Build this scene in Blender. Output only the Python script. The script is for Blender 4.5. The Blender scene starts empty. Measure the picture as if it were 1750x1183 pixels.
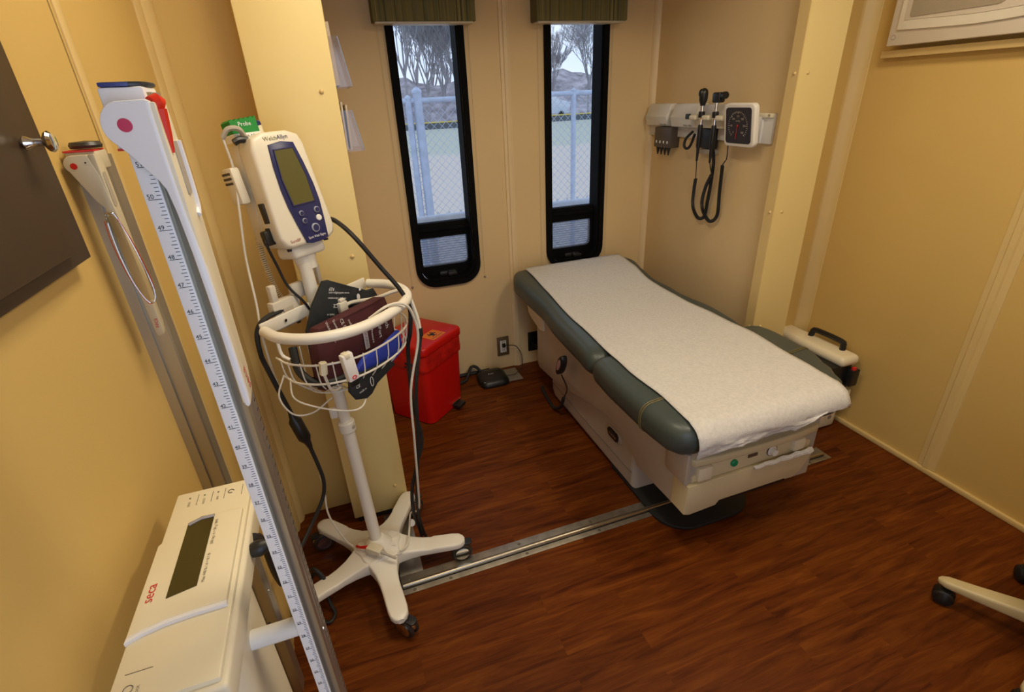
import bpy, bmesh, math, random
from mathutils import Matrix, Vector, noise

random.seed(7)
S = bpy.context.scene
COL = S.collection
rad = math.radians

def srgb(r, g, b):
    f = lambda v: (v / 255 / 12.92) if v <= 10.3 else ((v / 255 + .055) / 1.055) ** 2.4
    return (f(r), f(g), f(b))

# ------------------------------------------------------------------ camera
cam = bpy.data.cameras.new('camera')
cam.sensor_fit = 'HORIZONTAL'
cam.sensor_width = 36
cam.lens = 17.8208
cam.clip_start = .02
cam.clip_end = 400
camo = bpy.data.objects.new('camera', cam)
COL.objects.link(camo)
RIGHT = (0.941373, -0.334527, -0.043684)
UP = (0.184500, 0.402080, 0.896823)
BACK = (-0.282447, -0.852305, 0.440227)
camo.matrix_world = Matrix((
    (RIGHT[0], UP[0], BACK[0], 0.0),
    (RIGHT[1], UP[1], BACK[1], 0.0),
    (RIGHT[2], UP[2], BACK[2], 1.42),
    (0, 0, 0, 1)))
S.camera = camo

# ------------------------------------------------------------------ world: pale overcast sky
W = bpy.data.worlds.new('overcast_sky')
S.world = W
W.use_nodes = True
nt = W.node_tree
nt.nodes.clear()
wo = nt.nodes.new('ShaderNodeOutputWorld')
wb = nt.nodes.new('ShaderNodeBackground')
wr = nt.nodes.new('ShaderNodeValToRGB')
wn = nt.nodes.new('ShaderNodeTexNoise')
wc = nt.nodes.new('ShaderNodeTexCoord')
nt.links.new(wc.outputs['Generated'], wn.inputs['Vector'])
wn.inputs['Scale'].default_value = 6
wn.inputs['Detail'].default_value = 5
wr.color_ramp.elements[0].position = .35
wr.color_ramp.elements[0].color = (.60, .74, 1.0, 1)
wr.color_ramp.elements[1].position = .7
wr.color_ramp.elements[1].color = (.80, .88, 1.0, 1)
nt.links.new(wn.outputs['Fac'], wr.inputs['Fac'])
nt.links.new(wr.outputs['Color'], wb.inputs['Color'])
wb.inputs['Strength'].default_value = 1.35
nt.links.new(wb.outputs['Background'], wo.inputs['Surface'])

# ------------------------------------------------------------------ lights of the room
def area(name, loc, rot, sx, sy, energy, col, spread=180):
    l = bpy.data.lights.new(name, 'AREA')
    l.shape = 'RECTANGLE'
    l.size, l.size_y = sx, sy
    l.energy = energy
    l.color = col
    l.spread = rad(spread)
    o = bpy.data.objects.new(name, l)
    o.location = loc
    o.rotation_euler = rot
    COL.objects.link(o)
    return o
# two warm ceiling fixtures of the main room, and daylight entering by the rear door behind the camera
area('ceiling_lamp_right', (1.28, .62, 2.19), (0, 0, 0), .28, .60, 13.5, (1, .86, .64))
area('ceiling_lamp_left', (.28, .92, 2.19), (0, 0, 0), .28, .60, 11, (1, .86, .64))
area('door_daylight', (.18, -.66, 1.30), (rad(90), 0, 0), .60, 1.0, 4.5, (.55, .72, 1.0))

vs = S.view_settings
vs.view_transform = 'Standard'
vs.look = 'None'
vs.gamma = 1
vs.use_curve_mapping = False
vs.exposure = -0.10
S.cycles.use_denoising = True
S.cycles.max_bounces = 8

# ------------------------------------------------------------------ materials
MATS = {}
def mat(name, col, rough=.5, metal=0.0, var=.05, vscale=9.0, bump=0.0, bscale=250.0, coat=0.0, emit=0, spec=.5, stretch=None):
    if name in MATS:
        return MATS[name]
    m = bpy.data.materials.new(name)
    m.use_nodes = True
    n = m.node_tree.nodes
    l = m.node_tree.links
    p = n['Principled BSDF']
    tc = n.new('ShaderNodeTexCoord')
    vec = tc.outputs['Object']
    if stretch:
        mp = n.new('ShaderNodeMapping')
        mp.inputs['Scale'].default_value = stretch
        l.new(vec, mp.inputs['Vector'])
        vec = mp.outputs['Vector']
    t = n.new('ShaderNodeTexNoise')
    t.inputs['Scale'].default_value = vscale
    t.inputs['Detail'].default_value = 4
    l.new(vec, t.inputs['Vector'])
    r = n.new('ShaderNodeValToRGB')
    r.color_ramp.elements[0].position = .3
    r.color_ramp.elements[1].position = .7
    r.color_ramp.elements[0].color = (*[max(0, c * (1 - var)) for c in col], 1)
    r.color_ramp.elements[1].color = (*[min(1, c * (1 + var)) for c in col], 1)
    l.new(t.outputs['Fac'], r.inputs['Fac'])
    l.new(r.outputs['Color'], p.inputs['Base Color'])
    p.inputs['Roughness'].default_value = rough
    p.inputs['Metallic'].default_value = metal
    p.inputs['Coat Weight'].default_value = coat
    p.inputs['Specular IOR Level'].default_value = spec
    if emit:
        l.new(r.outputs['Color'], p.inputs['Emission Color'])
        p.inputs['Emission Strength'].default_value = emit
    if bump:
        t2 = n.new('ShaderNodeTexNoise')
        t2.inputs['Scale'].default_value = bscale
        t2.inputs['Detail'].default_value = 3
        l.new(vec, t2.inputs['Vector'])
        b = n.new('ShaderNodeBump')
        b.inputs['Strength'].default_value = bump
        b.inputs['Distance'].default_value = .002
        l.new(t2.outputs['Fac'], b.inputs['Height'])
        l.new(b.outputs['Normal'], p.inputs['Normal'])
    MATS[name] = m
    return m

def clear_mat(name, tint, gloss=.08, rough=.03, body=0.0, bodycol=(1, 1, 1), waves=None):
    if name in MATS:
        return MATS[name]
    m = bpy.data.materials.new(name)
    m.use_nodes = True
    n = m.node_tree.nodes
    l = m.node_tree.links
    n.clear()
    o = n.new('ShaderNodeOutputMaterial')
    tr = n.new('ShaderNodeBsdfTransparent')
    tr.inputs['Color'].default_value = (*tint, 1)
    gl = n.new('ShaderNodeBsdfGlossy')
    gl.inputs['Roughness'].default_value = rough
    mx = n.new('ShaderNodeMixShader')
    mx.inputs['Fac'].default_value = gloss
    l.new(tr.outputs[0], mx.inputs[1])
    l.new(gl.outputs[0], mx.inputs[2])
    out = mx.outputs[0]
    if body:
        d = n.new('ShaderNodeBsdfDiffuse')
        d.inputs['Color'].default_value = (*bodycol, 1)
        m2 = n.new('ShaderNodeMixShader')
        m2.inputs['Fac'].default_value = body
        if waves:
            tc = n.new('ShaderNodeTexCoord')
            wv = n.new('ShaderNodeTexWave')
            wv.bands_direction = 'Z'
            wv.inputs['Scale'].default_value = waves
            wv.inputs['Distortion'].default_value = 2.5
            wv.inputs['Detail Scale'].default_value = 1.5
            mr = n.new('ShaderNodeMapRange')
            mr.inputs['To Min'].default_value = body * .55
            mr.inputs['To Max'].default_value = min(1, body * 1.35)
            l.new(tc.outputs['Object'], wv.inputs['Vector'])
            l.new(wv.outputs['Fac'], mr.inputs['Value'])
            l.new(mr.outputs['Result'], m2.inputs['Fac'])
        l.new(out, m2.inputs[1])
        l.new(d.outputs[0], m2.inputs[2])
        out = m2.outputs[0]
    l.new(out, o.inputs['Surface'])
    MATS[name] = m
    return m

def floor_mat():
    m = bpy.data.materials.new('cherry_vinyl_floor')
    m.use_nodes = True
    n = m.node_tree.nodes
    l = m.node_tree.links
    p = n['Principled BSDF']
    tc = n.new('ShaderNodeTexCoord')
    br = n.new('ShaderNodeTexBrick')
    br.inputs['Scale'].default_value = 1
    br.inputs['Brick Width'].default_value = .62
    br.inputs['Row Height'].default_value = .068
    br.inputs['Mortar Size'].default_value = .0
    br.offset = .37
    br.inputs['Color1'].default_value = (0, 0, 0, 1)
    br.inputs['Color2'].default_value = (1, 1, 1, 1)
    l.new(tc.outputs['Object'], br.inputs['Vector'])
    mp = n.new('ShaderNodeMapping')
    mp.inputs['Scale'].default_value = (2.4, 24, 1)
    l.new(tc.outputs['Object'], mp.inputs['Vector'])
    ad = n.new('ShaderNodeVectorMath')
    ad.operation = 'ADD'
    l.new(mp.outputs[0], ad.inputs[0])
    sc = n.new('ShaderNodeVectorMath')
    sc.operation = 'SCALE'
    sc.inputs['Scale'].default_value = 9
    l.new(br.outputs['Color'], sc.inputs[0])
    l.new(sc.outputs[0], ad.inputs[1])
    t = n.new('ShaderNodeTexNoise')
    t.inputs['Scale'].default_value = 1.6
    t.inputs['Detail'].default_value = 7
    t.inputs['Roughness'].default_value = .62
    t.inputs['Distortion'].default_value = .8
    l.new(ad.outputs[0], t.inputs['Vector'])
    r = n.new('ShaderNodeValToRGB')
    e = r.color_ramp.elements
    e[0].position, e[0].color = .30, (.056, .0105, .0016, 1)
    e[1].position, e[1].color = .72, (.205, .057, .0065, 1)
    x = r.color_ramp.elements.new(.5)
    x.color = (.126, .029, .0032, 1)
    l.new(t.outputs['Fac'], r.inputs['Fac'])
    mx = n.new('ShaderNodeMixRGB')
    mx.blend_type = 'MULTIPLY'
    mx.inputs['Fac'].default_value = .16
    l.new(r.outputs['Color'], mx.inputs[1])
    l.new(br.outputs['Color'], mx.inputs[2])
    l.new(mx.outputs[0], p.inputs['Base Color'])
    p.inputs['Roughness'].default_value = .42
    p.inputs['Specular IOR Level'].default_value = .14
    b = n.new('ShaderNodeBump')
    b.inputs['Strength'].default_value = .08
    b.inputs['Distance'].default_value = .002
    l.new(t.outputs['Fac'], b.inputs['Height'])
    l.new(b.outputs['Normal'], p.inputs['Normal'])
    return m

def stripe_mat(name, cols, scale):
    m = bpy.data.materials.new(name)
    m.use_nodes = True
    n = m.node_tree.nodes
    l = m.node_tree.links
    p = n['Principled BSDF']
    tc = n.new('ShaderNodeTexCoord')
    mp = n.new('ShaderNodeMapping')
    mp.inputs['Scale'].default_value = (scale, 0.001, 0.001)
    l.new(tc.outputs['Object'], mp.inputs['Vector'])
    t = n.new('ShaderNodeTexNoise')
    t.noise_dimensions = '1D'
    sx = n.new('ShaderNodeSeparateXYZ')
    l.new(mp.outputs[0], sx.inputs[0])
    l.new(sx.outputs['X'], t.inputs['W'])
    t.inputs['Scale'].default_value = 1
    t.inputs['Detail'].default_value = 2
    r = n.new('ShaderNodeValToRGB')
    r.color_ramp.interpolation = 'LINEAR'
    e = r.color_ramp.elements
    e[0].position, e[0].color = .28, (*cols[0], 1)
    e[1].position, e[1].color = .72, (*cols[-1], 1)
    k = len(cols)
    for i in range(1, k - 1):
        x = r.color_ramp.elements.new(.28 + .44 * i / (k - 1))
        x.color = (*cols[i], 1)
    l.new(t.outputs['Fac'], r.inputs['Fac'])
    l.new(r.outputs['Color'], p.inputs['Base Color'])
    p.inputs['Roughness'].default_value = .9
    return m

WALL = mat('cream_vinyl_wall', (.63, .43, .140), .55, var=.02, vscale=3, bump=.10, bscale=420, spec=.3)
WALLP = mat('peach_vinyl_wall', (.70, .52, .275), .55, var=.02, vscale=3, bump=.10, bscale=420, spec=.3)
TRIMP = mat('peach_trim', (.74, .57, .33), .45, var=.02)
TRIMC = mat('cream_trim', (.68, .50, .21), .45, var=.02)
FLANGE = mat('pale_yellow_panel', (.76, .60, .26), .5, var=.015, vscale=3, bump=.05, bscale=420)
CEIL = mat('off_white_ceiling', (.72, .62, .42), .7)
FLOOR = floor_mat()
STEEL = mat('brushed_steel_plate', (.40, .37, .31), .42, .85, var=.18, vscale=30)
BRIGHT = mat('polished_rod', (.42, .37, .28), .36, 1.0)
CHROME = mat('chrome', (.75, .73, .70), .12, 1.0)
ALU = mat('anodised_aluminium', (.50, .48, .42), .38, .9, stretch=(1, 1, .05))
WHITE = mat('white_plastic', (.80, .78, .73), .35, var=.015)
STANDW = mat('white_powder_coat', (.80, .76, .66), .38, var=.02)
CREAM = mat('cream_plastic', (.74, .67, .50), .42, var=.02)
BEIGE = mat('beige_plastic', (.60, .52, .36), .45, var=.03)
GREYP = mat('warm_grey_plastic', (.42, .37, .30), .5, var=.03)
BLACK = mat('black_plastic', (.010, .010, .010), .42, var=.2)
RUBBER = mat('black_rubber', (.012, .012, .012), .6, var=.2)
WFRAME = mat('black_window_frame', (.005, .005, .005), .7, var=.2, spec=.06)
RED = mat('red_plastic', (.55, .006, .004), .35, var=.03)
REDTXT = mat('red_print', (.60, .02, .02), .5)
INK = mat('dark_print', (.02, .02, .03), .6)
WINK = mat('white_print', (.8, .8, .8), .6)
GLASS = clear_mat('window_glass', (.98, .99, 1.0), .02)
ACRYL = clear_mat('clear_acrylic', (.93, .90, .86), .03, .08)

# ------------------------------------------------------------------ mesh building
class MB:
    def __init__(self, M=None):
        self.bm = bmesh.new()
        self.M = M or Matrix()
    def _merge(self, tmp, M=None):
        me = bpy.data.meshes.new('tmp')
        tmp.to_mesh(me)
        tmp.free()
        me.transform(self.M @ (M or Matrix()))
        self.bm.from_mesh(me)
        bpy.data.meshes.remove(me)
        return self
    def box(self, a, b, bev=0.0, seg=2, M=None):
        t = bmesh.new()
        bmesh.ops.create_cube(t, size=1)
        s = [abs(b[i] - a[i]) for i in range(3)]
        c = [(b[i] + a[i]) / 2 for i in range(3)]
        for v in t.verts:
            v.co = Vector((v.co[0] * s[0] + c[0], v.co[1] * s[1] + c[1], v.co[2] * s[2] + c[2]))
        if bev:
            bmesh.ops.bevel(t, geom=t.edges[:], offset=min(bev, min(s) * .49), segments=seg, affect='EDGES', profile=.5)
        return self._merge(t, M)
    def prism(self, pts, axis, a, b, bev=0.0, seg=2, M=None):
        t = bmesh.new()
        def co(p, h):
            if axis == 'x': return (h, p[0], p[1])
            if axis == 'y': return (p[0], h, p[1])
            return (p[0], p[1], h)
        lo = [t.verts.new(co(p, a)) for p in pts]
        hi = [t.verts.new(co(p, b)) for p in pts]
        n = len(pts)
        t.faces.new(lo)
        t.faces.new(hi)
        for i in range(n):
            t.faces.new((lo[i], lo[(i + 1) % n], hi[(i + 1) % n], hi[i]))
        bmesh.ops.recalc_face_normals(t, faces=t.faces[:])
        if bev:
            es = [e for e in t.edges if (e.verts[0] in lo) == (e.verts[1] in lo)]
            bmesh.ops.bevel(t, geom=es, offset=bev, segments=seg, affect='EDGES', profile=.5)
        return self._merge(t, M)
    def ring(self, outer, inner, axis, a, b, M=None):
        t = bmesh.new()
        def co(p, h):
            if axis == 'x': return (h, p[0], p[1])
            if axis == 'y': return (p[0], h, p[1])
            return (p[0], p[1], h)
        n = len(outer)
        L = [[t.verts.new(co(p, h)) for p in q] for q in (outer, inner) for h in (a, b)]
        oa, ob, ia, ib = L
        for i in range(n):
            j = (i + 1) % n
            for q in ((oa[i], oa[j], ob[j], ob[i]), (ia[i], ib[i], ib[j], ia[j]), (oa[i], ia[i], ia[j], oa[j]), (ob[i], ob[j], ib[j], ib[i])):
                t.faces.new(q)
        bmesh.ops.recalc_face_normals(t, faces=t.faces[:])
        return self._merge(t, M)
    def tube(self, pts, r, n=8, closed=False, smooth=6, caps=True, M=None):
        P = [Vector(p) for p in pts]
        rs = r if isinstance(r, (list, tuple)) else [r] * len(P)
        if smooth and len(P) > 2:
            Q, RS = [], []
            k = len(P)
            rng = range(k) if closed else range(k - 1)
            for i in rng:
                if closed:
                    p0, p1, p2, p3 = P[(i - 1) % k], P[i], P[(i + 1) % k], P[(i + 2) % k]
                    ra, rb = rs[i], rs[(i + 1) % k]
                else:
                    p1, p2 = P[i], P[i + 1]
                    p0 = P[i - 1] if i else p1 * 2 - p2
                    p3 = P[i + 2] if i + 2 < k else p2 * 2 - p1
                    ra, rb = rs[i], rs[i + 1]
                for s in range(smooth):
                    u = s / smooth
                    Q.append(.5 * ((2 * p1) + (p2 - p0) * u + (2 * p0 - 5 * p1 + 4 * p2 - p3) * u * u + (3 * p1 - p0 - 3 * p2 + p3) * u ** 3))
                    RS.append(ra + (rb - ra) * u)
            if not closed:
                Q.append(P[-1])
                RS.append(rs[-1])
            P, rs = Q, RS
        t = bmesh.new()
        k = len(P)
        rings = []
        up = None
        for i in range(k):
            if closed:
                d = P[(i + 1) % k] - P[i - 1]
            else:
                d = P[min(i + 1, k - 1)] - P[max(i - 1, 0)]
            if d.length < 1e-9:
                d = Vector((0, 0, 1))
            d.normalize()
            if up is None:
                up = Vector((0, 0, 1)) if abs(d.z) < .9 else Vector((1, 0, 0))
            u = up - d * up.dot(d)
            if u.length < 1e-6:
                u = Vector((1, 0, 0)) - d * d.x
            u.normalize()
            up = u
            w = d.cross(u)
            rings.append([t.verts.new(P[i] + (u * math.cos(2 * math.pi * j / n) + w * math.sin(2 * math.pi * j / n)) * rs[i]) for j in range(n)])
        for i in range(k if closed else k - 1):
            A, B = rings[i], rings[(i + 1) % k]
            for j in range(n):
                t.faces.new((A[j], A[(j + 1) % n], B[(j + 1) % n], B[j]))
        if caps and not closed and n > 2:
            t.faces.new(rings[0][::-1])
            t.faces.new(rings[-1])
        return self._merge(t, M)
    def lathe(self, prof, c, d=(0, 0, 1), n=24, M=None):
        d = Vector(d).normalized()
        q = Vector((0, 0, 1)).rotation_difference(d).to_matrix().to_4x4()
        t = bmesh.new()
        rings = []
        for r, h in prof:
            if r < 1e-6:
                rings.append([t.verts.new((0, 0, h))])
            else:
                rings.append([t.verts.new((r * math.cos(2 * math.pi * j / n), r * math.sin(2 * math.pi * j / n), h)) for j in range(n)])
        for A, B in zip(rings, rings[1:]):
            for j in range(n):
                a, b = A[j % len(A)], A[(j + 1) % len(A)]
                e, f = B[j % len(B)], B[(j + 1) % len(B)]
                vs_ = []
                for v in (a, b, f, e):
                    if v not in vs_:
                        vs_.append(v)
                if len(vs_) > 2:
                    try:
                        t.faces.new(vs_)
                    except ValueError:
                        pass
        for A, fl in ((rings[0], True), (rings[-1], False)):
            if len(A) > 2:
                t.faces.new(A[::-1] if fl else A)
        bmesh.ops.recalc_face_normals(t, faces=t.faces[:])
        return self._merge(t, (M or Matrix()) @ Matrix.Translation(c) @ q)
    def cyl(self, a, b, r, n=20, bev=0.0, M=None):
        a, b = Vector(a), Vector(b)
        h = (b - a).length
        pr = [(r, 0), (r, h)] if not bev else [(r - bev, 0), (r, bev), (r, h - bev), (r - bev, h)]
        return self.lathe(pr, a, b - a, n, M)
    def ball(self, c, r, n=16, M=None):
        r = r if isinstance(r, (tuple, list)) else (r, r, r)
        t = bmesh.new()
        bmesh.ops.create_uvsphere(t, u_segments=n, v_segments=max(6, n // 2), radius=1)
        for v in t.verts:
            v.co = Vector((v.co[0] * r[0] + c[0], v.co[1] * r[1] + c[1], v.co[2] * r[2] + c[2]))
        return self._merge(t, M)
    def grid(self, P, closed_u=False):
        t = bmesh.new()
        V = [[t.verts.new(p) for p in row] for row in P]
        for i in range(len(V) - 1):
            k = len(V[i])
            for j in range(k if closed_u else k - 1):
                t.faces.new((V[i][j], V[i][(j + 1) % k], V[i + 1][(j + 1) % k], V[i + 1][j]))
        self._last = t
        return self._merge(t)
    def text(self, s, size, M, depth=.0):
        cu = bpy.data.curves.new('tmp', 'FONT')
        cu.body = s
        cu.size = size
        cu.align_x = 'CENTER'
        cu.align_y = 'CENTER'
        cu.resolution_u = 2
        o = bpy.data.objects.new('tmp', cu)
        COL.objects.link(o)
        me = o.to_mesh()
        t = bmesh.new()
        t.from_mesh(me)
        o.to_mesh_clear()
        bpy.data.objects.remove(o)
        bpy.data.curves.remove(cu)
        return self._merge(t, M)
    def obj(self, name, m, parent=None, smooth=True, angle=38, label=None, cat=None, kind=None, group=None, org=None):
        me = bpy.data.meshes.new(name)
        off = Vector(org) if org is not None else (root_of(parent) if parent else Vector((0, 0, 0)))
        for v in self.bm.verts:
            v.co -= off
        self.bm.to_mesh(me)
        self.bm.free()
        me.materials.append(m)
        if smooth:
            for p in me.polygons:
                p.use_smooth = True
            me.set_sharp_from_angle(angle=rad(angle))
        o = bpy.data.objects.new(name, me)
        COL.objects.link(o)
        if parent:
            o.parent = parent
        else:
            o.location = off
        tag(o, label, cat, group, kind)
        return o

ROOT = {}
def root_of(p):
    while p.parent:
        p = p.parent
    return Vector(p.location)
def tag(o, label=None, cat=None, group=None, kind=None):
    if label: o['label'] = label
    if cat: o['category'] = cat
    if group: o['group'] = group
    if kind: o['kind'] = kind
    return o
def thing(name, label, cat, loc, group=None, kind=None):
    o = bpy.data.objects.new(name, None)
    o.empty_display_size = .05
    o.location = loc
    COL.objects.link(o)
    return tag(o, label, cat, group, kind)
def rrect(x0, y0, x1, y1, r, n=5, rr=None):
    rr = rr or (r, r, r, r)   # bl br tr tl
    pts = []
    for (cx, cy, a0, q) in ((x0 + rr[0], y0 + rr[0], 180, rr[0]), (x1 - rr[1], y0 + rr[1], 270, rr[1]), (x1 - rr[2], y1 - rr[2], 0, rr[2]), (x0 + rr[3], y1 - rr[3], 90, rr[3])):
        for i in range(n + 1):
            a = rad(a0 + 90 * i / n)
            pts.append((cx + q * math.cos(a), cy + q * math.sin(a)))
    return pts
def pose(loc, yaw=0, pitch=0, roll=0):
    return Matrix.Translation(loc) @ Matrix.Rotation(rad(yaw), 4, 'Z') @ Matrix.Rotation(rad(roll), 4, 'Y') @ Matrix.Rotation(rad(pitch), 4, 'X')
def face(loc, xdir, ydir):
    """matrix that lays flat lettering at loc reading along xdir, its tops towards ydir"""
    x = Vector(xdir).normalized()
    y = Vector(ydir).normalized()
    z = x.cross(y)
    return Matrix(((x[0], y[0], z[0], loc[0]), (x[1], y[1], z[1], loc[1]), (x[2], y[2], z[2], loc[2]), (0, 0, 0, 1)))
# ------------------------------------------------------------------ the room
def struct(mb, name, m, label, cat, **k):
    return mb.obj(name, m, smooth=k.pop('smooth', True), label=label, cat=cat, kind='structure', **k)
ZC = 2.25
struct(MB().box((-.40, -.85, -.05), (2.10, 2.56, 0)), 'floor', FLOOR, 'cherry wood-look vinyl floor with grain running across the room', 'floor')
struct(MB().box((-.40, -.85, ZC), (2.10, 1.75, ZC + .05)).box((0, 1.69, 1.95), (1.70, 2.56, 2.0)), 'ceiling', CEIL, 'plain off-white ceiling over the room and the window recess', 'ceiling')

wl = struct(MB().box((-.40, -.85, 0), (-.346, 1.0875, ZC)).box((-.40, 1.0935, 0), (-.346, 1.74, ZC)), 'wall_left', WALL, 'cream vinyl left wall with a narrow dark panel seam', 'wall')
MB().box((-.398, 1.0875, 0), (-.352, 1.0935, ZC)).obj('seam', mat('dark_seam', (.03, .02, .01), .8), wl)  # dark strip set in the joint between the two wall panels
MB().box((-.347, 1.10, .0), (-.343, 1.128, ZC), .001).obj('batten', TRIMC, wl)
MB().prism([(-.347, 1.60), (-.342, 1.60), (-.338, 1.61), (-.338, 1.64), (-.325, 1.655), (-.322, 1.675), (-.322, 1.686), (-.347, 1.686)], 'z', 0, ZC).obj('corner_moulding', TRIMC, wl)
wr_ = struct(MB().box((2.04, -.85, 0), (2.09, 1.74, ZC)), 'wall_right', WALL, 'cream vinyl right wall below the white appliance', 'wall')
MB().prism([(2.041, .944), (2.036, .946), (2.034, .966), (2.028, .970), (2.028, .988), (2.034, .992), (2.036, 1.011), (2.041, 1.013)], 'z', .024, ZC).obj('batten', TRIMC, wr_)
MB().prism([(2.041, 1.632), (2.037, 1.634), (2.034, 1.648), (2.022, 1.660), (2.008, 1.674), (2.004, 1.678), (2.003, 1.686), (2.041, 1.686)], 'z', 0, ZC).obj('corner_moulding', TRIMC, wr_)
struct(MB().box((2.026, -.80, 0), (2.041, 1.60, .022), .004), 'baseboard_right', TRIMC, 'thin cream baseboard along the foot of the right wall', 'baseboard')
struct(MB().box((-.346, -.85, 0), (-.22, -.80, ZC)).box((.58, -.85, 0), (2.04, -.80, ZC)).box((-.22, -.85, 2.0), (.58, -.80, ZC)), 'wall_rear', WALL, 'cream rear wall with an open doorway behind the viewer', 'wall')
struct(MB().box((-.346, 1.685, 0), (-.10, 1.735, ZC)), 'wall_front_left', WALL, 'narrow cream wall between the left wall and the left pale column', 'wall')
struct(MB().box((1.70, 1.685, 0), (2.04, 1.735, ZC)), 'wall_front_right', WALL, 'narrow cream wall strip between the right pale column and right wall', 'wall')
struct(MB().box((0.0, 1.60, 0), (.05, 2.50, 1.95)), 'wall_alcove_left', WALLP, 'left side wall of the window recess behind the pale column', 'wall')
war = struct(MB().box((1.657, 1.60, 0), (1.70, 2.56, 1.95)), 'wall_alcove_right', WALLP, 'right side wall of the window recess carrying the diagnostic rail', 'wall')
# pale riveted column panels left and right of the recess
def rivet(parent, x, y, z, d=(0, -1, 0), r=.0062):
    MB().lathe([(r, 0), (r * .95, .002), (r * .6, .0042), (0, .005)], (x, y, z), d, 12).obj('screw_cap', TRIMC, parent)
c1 = thing('trim_1', 'pale yellow column panel standing behind the vital signs stand', 'column', (-.03, 1.6, 0), kind='structure')
MB().box((-.137, 1.555, .028), (.067, 1.69, ZC), .004).obj('panel', FLANGE, c1)
MB().box((-.125, 1.565, 0), (.060, 1.68, .030)).obj('foot_seal', RUBBER, c1)
for z in (1.455, 1.015, .575, .135):
    rivet(c1, .028, 1.555, z)
c2 = thing('trim_2', 'pale yellow column panel with screw caps right of the diagnostic rail', 'column', (1.7, 1.6, 0), kind='structure')
MB().prism([(1.619, 1.555), (1.80, 1.555), (1.80, 1.69), (1.658, 1.69), (1.658, 1.60), (1.619, 1.60)], 'z', 0, ZC).obj('panel', FLANGE, c2)
MB().box((1.6165, 1.5565, .0), (1.6192, 1.602, ZC)).obj('return_strip', TRIMC, c2)
for z in (1.452, .97, .478):
    rivet(c2, 1.657, 1.555, z)
    rivet(c2, 1.6165, 1.573, z, (-1, 0, 0))
struct(MB().box((-.137, 1.555, 1.95), (1.80, 1.69, ZC), .004), 'trim_3', FLANGE, 'pale header panel across the top of the window recess', 'header')

# back wall with two window openings
W1, W2 = (.338, .673), (1.052, 1.387)
ZB, ZT = .555, 1.86
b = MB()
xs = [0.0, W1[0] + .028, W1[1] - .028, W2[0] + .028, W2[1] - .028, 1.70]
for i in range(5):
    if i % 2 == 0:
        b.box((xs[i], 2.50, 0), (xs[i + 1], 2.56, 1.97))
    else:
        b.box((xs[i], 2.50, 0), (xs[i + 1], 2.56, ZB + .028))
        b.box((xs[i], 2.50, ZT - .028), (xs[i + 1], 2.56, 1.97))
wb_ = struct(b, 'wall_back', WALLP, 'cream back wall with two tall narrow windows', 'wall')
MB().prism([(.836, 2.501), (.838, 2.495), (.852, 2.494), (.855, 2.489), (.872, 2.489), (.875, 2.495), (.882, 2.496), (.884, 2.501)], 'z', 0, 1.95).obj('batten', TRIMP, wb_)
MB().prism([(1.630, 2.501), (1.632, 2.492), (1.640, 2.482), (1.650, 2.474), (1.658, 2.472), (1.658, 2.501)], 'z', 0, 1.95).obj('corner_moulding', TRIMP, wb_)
def window(idx, x0, x1, label):
    w = thing('window_%d' % idx, label, 'window', ((x0 + x1) / 2, 2.5, ZB), kind='structure')
    o = rrect(x0, ZB, x1, ZT, .09, 7, (.10, .10, .05, .05))
    i1 = rrect(x0 + .026, ZB + .03, x1 - .026, ZT - .03, .07, 7, (.072, .072, .03, .03))
    i2 = rrect(x0 + .036, ZB + .045, x1 - .036, ZT - .045, .06, 7, (.060, .060, .025, .025))
    MB().ring(o, i1, 'y', 2.484, 2.502).obj('frame', WFRAME, w)
    MB().ring(rrect(x0 + .0275, ZB + .031, x1 - .0275, ZT - .031, .07, 7, (.072, .072, .03, .03)), i2, 'y', 2.495, 2.585).obj('reveal', WFRAME, w)
    a, c = x0 + .034, x1 - .034
    MB().box((a, 2.545, .803), (c, 2.585, .872), .004).box((a, 2.538, .828), (c, 2.55, .85), .004).obj('transom_bar', WFRAME, w)
    MB().box((a, 2.566, .868), (c, 2.572, ZT - .04)).obj('pane', GLASS, w)
    s = MB().ring(rrect(a, ZB + .042, c, .806, .058, 7, (.058, .058, .004, .004)), rrect(a + .012, ZB + .094, c - .012, .797, .03, 7, (.008, .026, .004, .004)), 'y', 2.545, 2.578).obj('lower_sash', WFRAME, w)
    MB().box((a + .008, 2.570, ZB + .05), (c - .008, 2.575, .80)).obj('lower_pane', GLASS, w)
    MB().box((a + .010, 2.556, ZB + .092), (c - .010, 2.558, .80)).obj('insect_screen', clear_mat('insect_screen', (.8, .86, .95), .02, .4, .42, (.30, .36, .50), 26), w)
    xm = (x0 + x1) / 2
    k = MB().box((xm - .045, 2.520, ZB + .044), (xm + .045, 2.55, ZB + .068), .006).obj('crank_housing', BLACK, w)
    MB().cyl((xm + .008, 2.50, ZB + .058), (xm + .008, 2.53, ZB + .058), .015, 14, .003).box((xm - .004, 2.493, ZB + .050), (xm + .042, 2.502, ZB + .066), .003).obj('crank_knob', BLACK, k)
window(1, *W1, 'tall black-framed window left of the seam, nearer the vital signs stand')
window(2, *W2, 'tall black-framed window right of the seam, over the exam table head')

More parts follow.
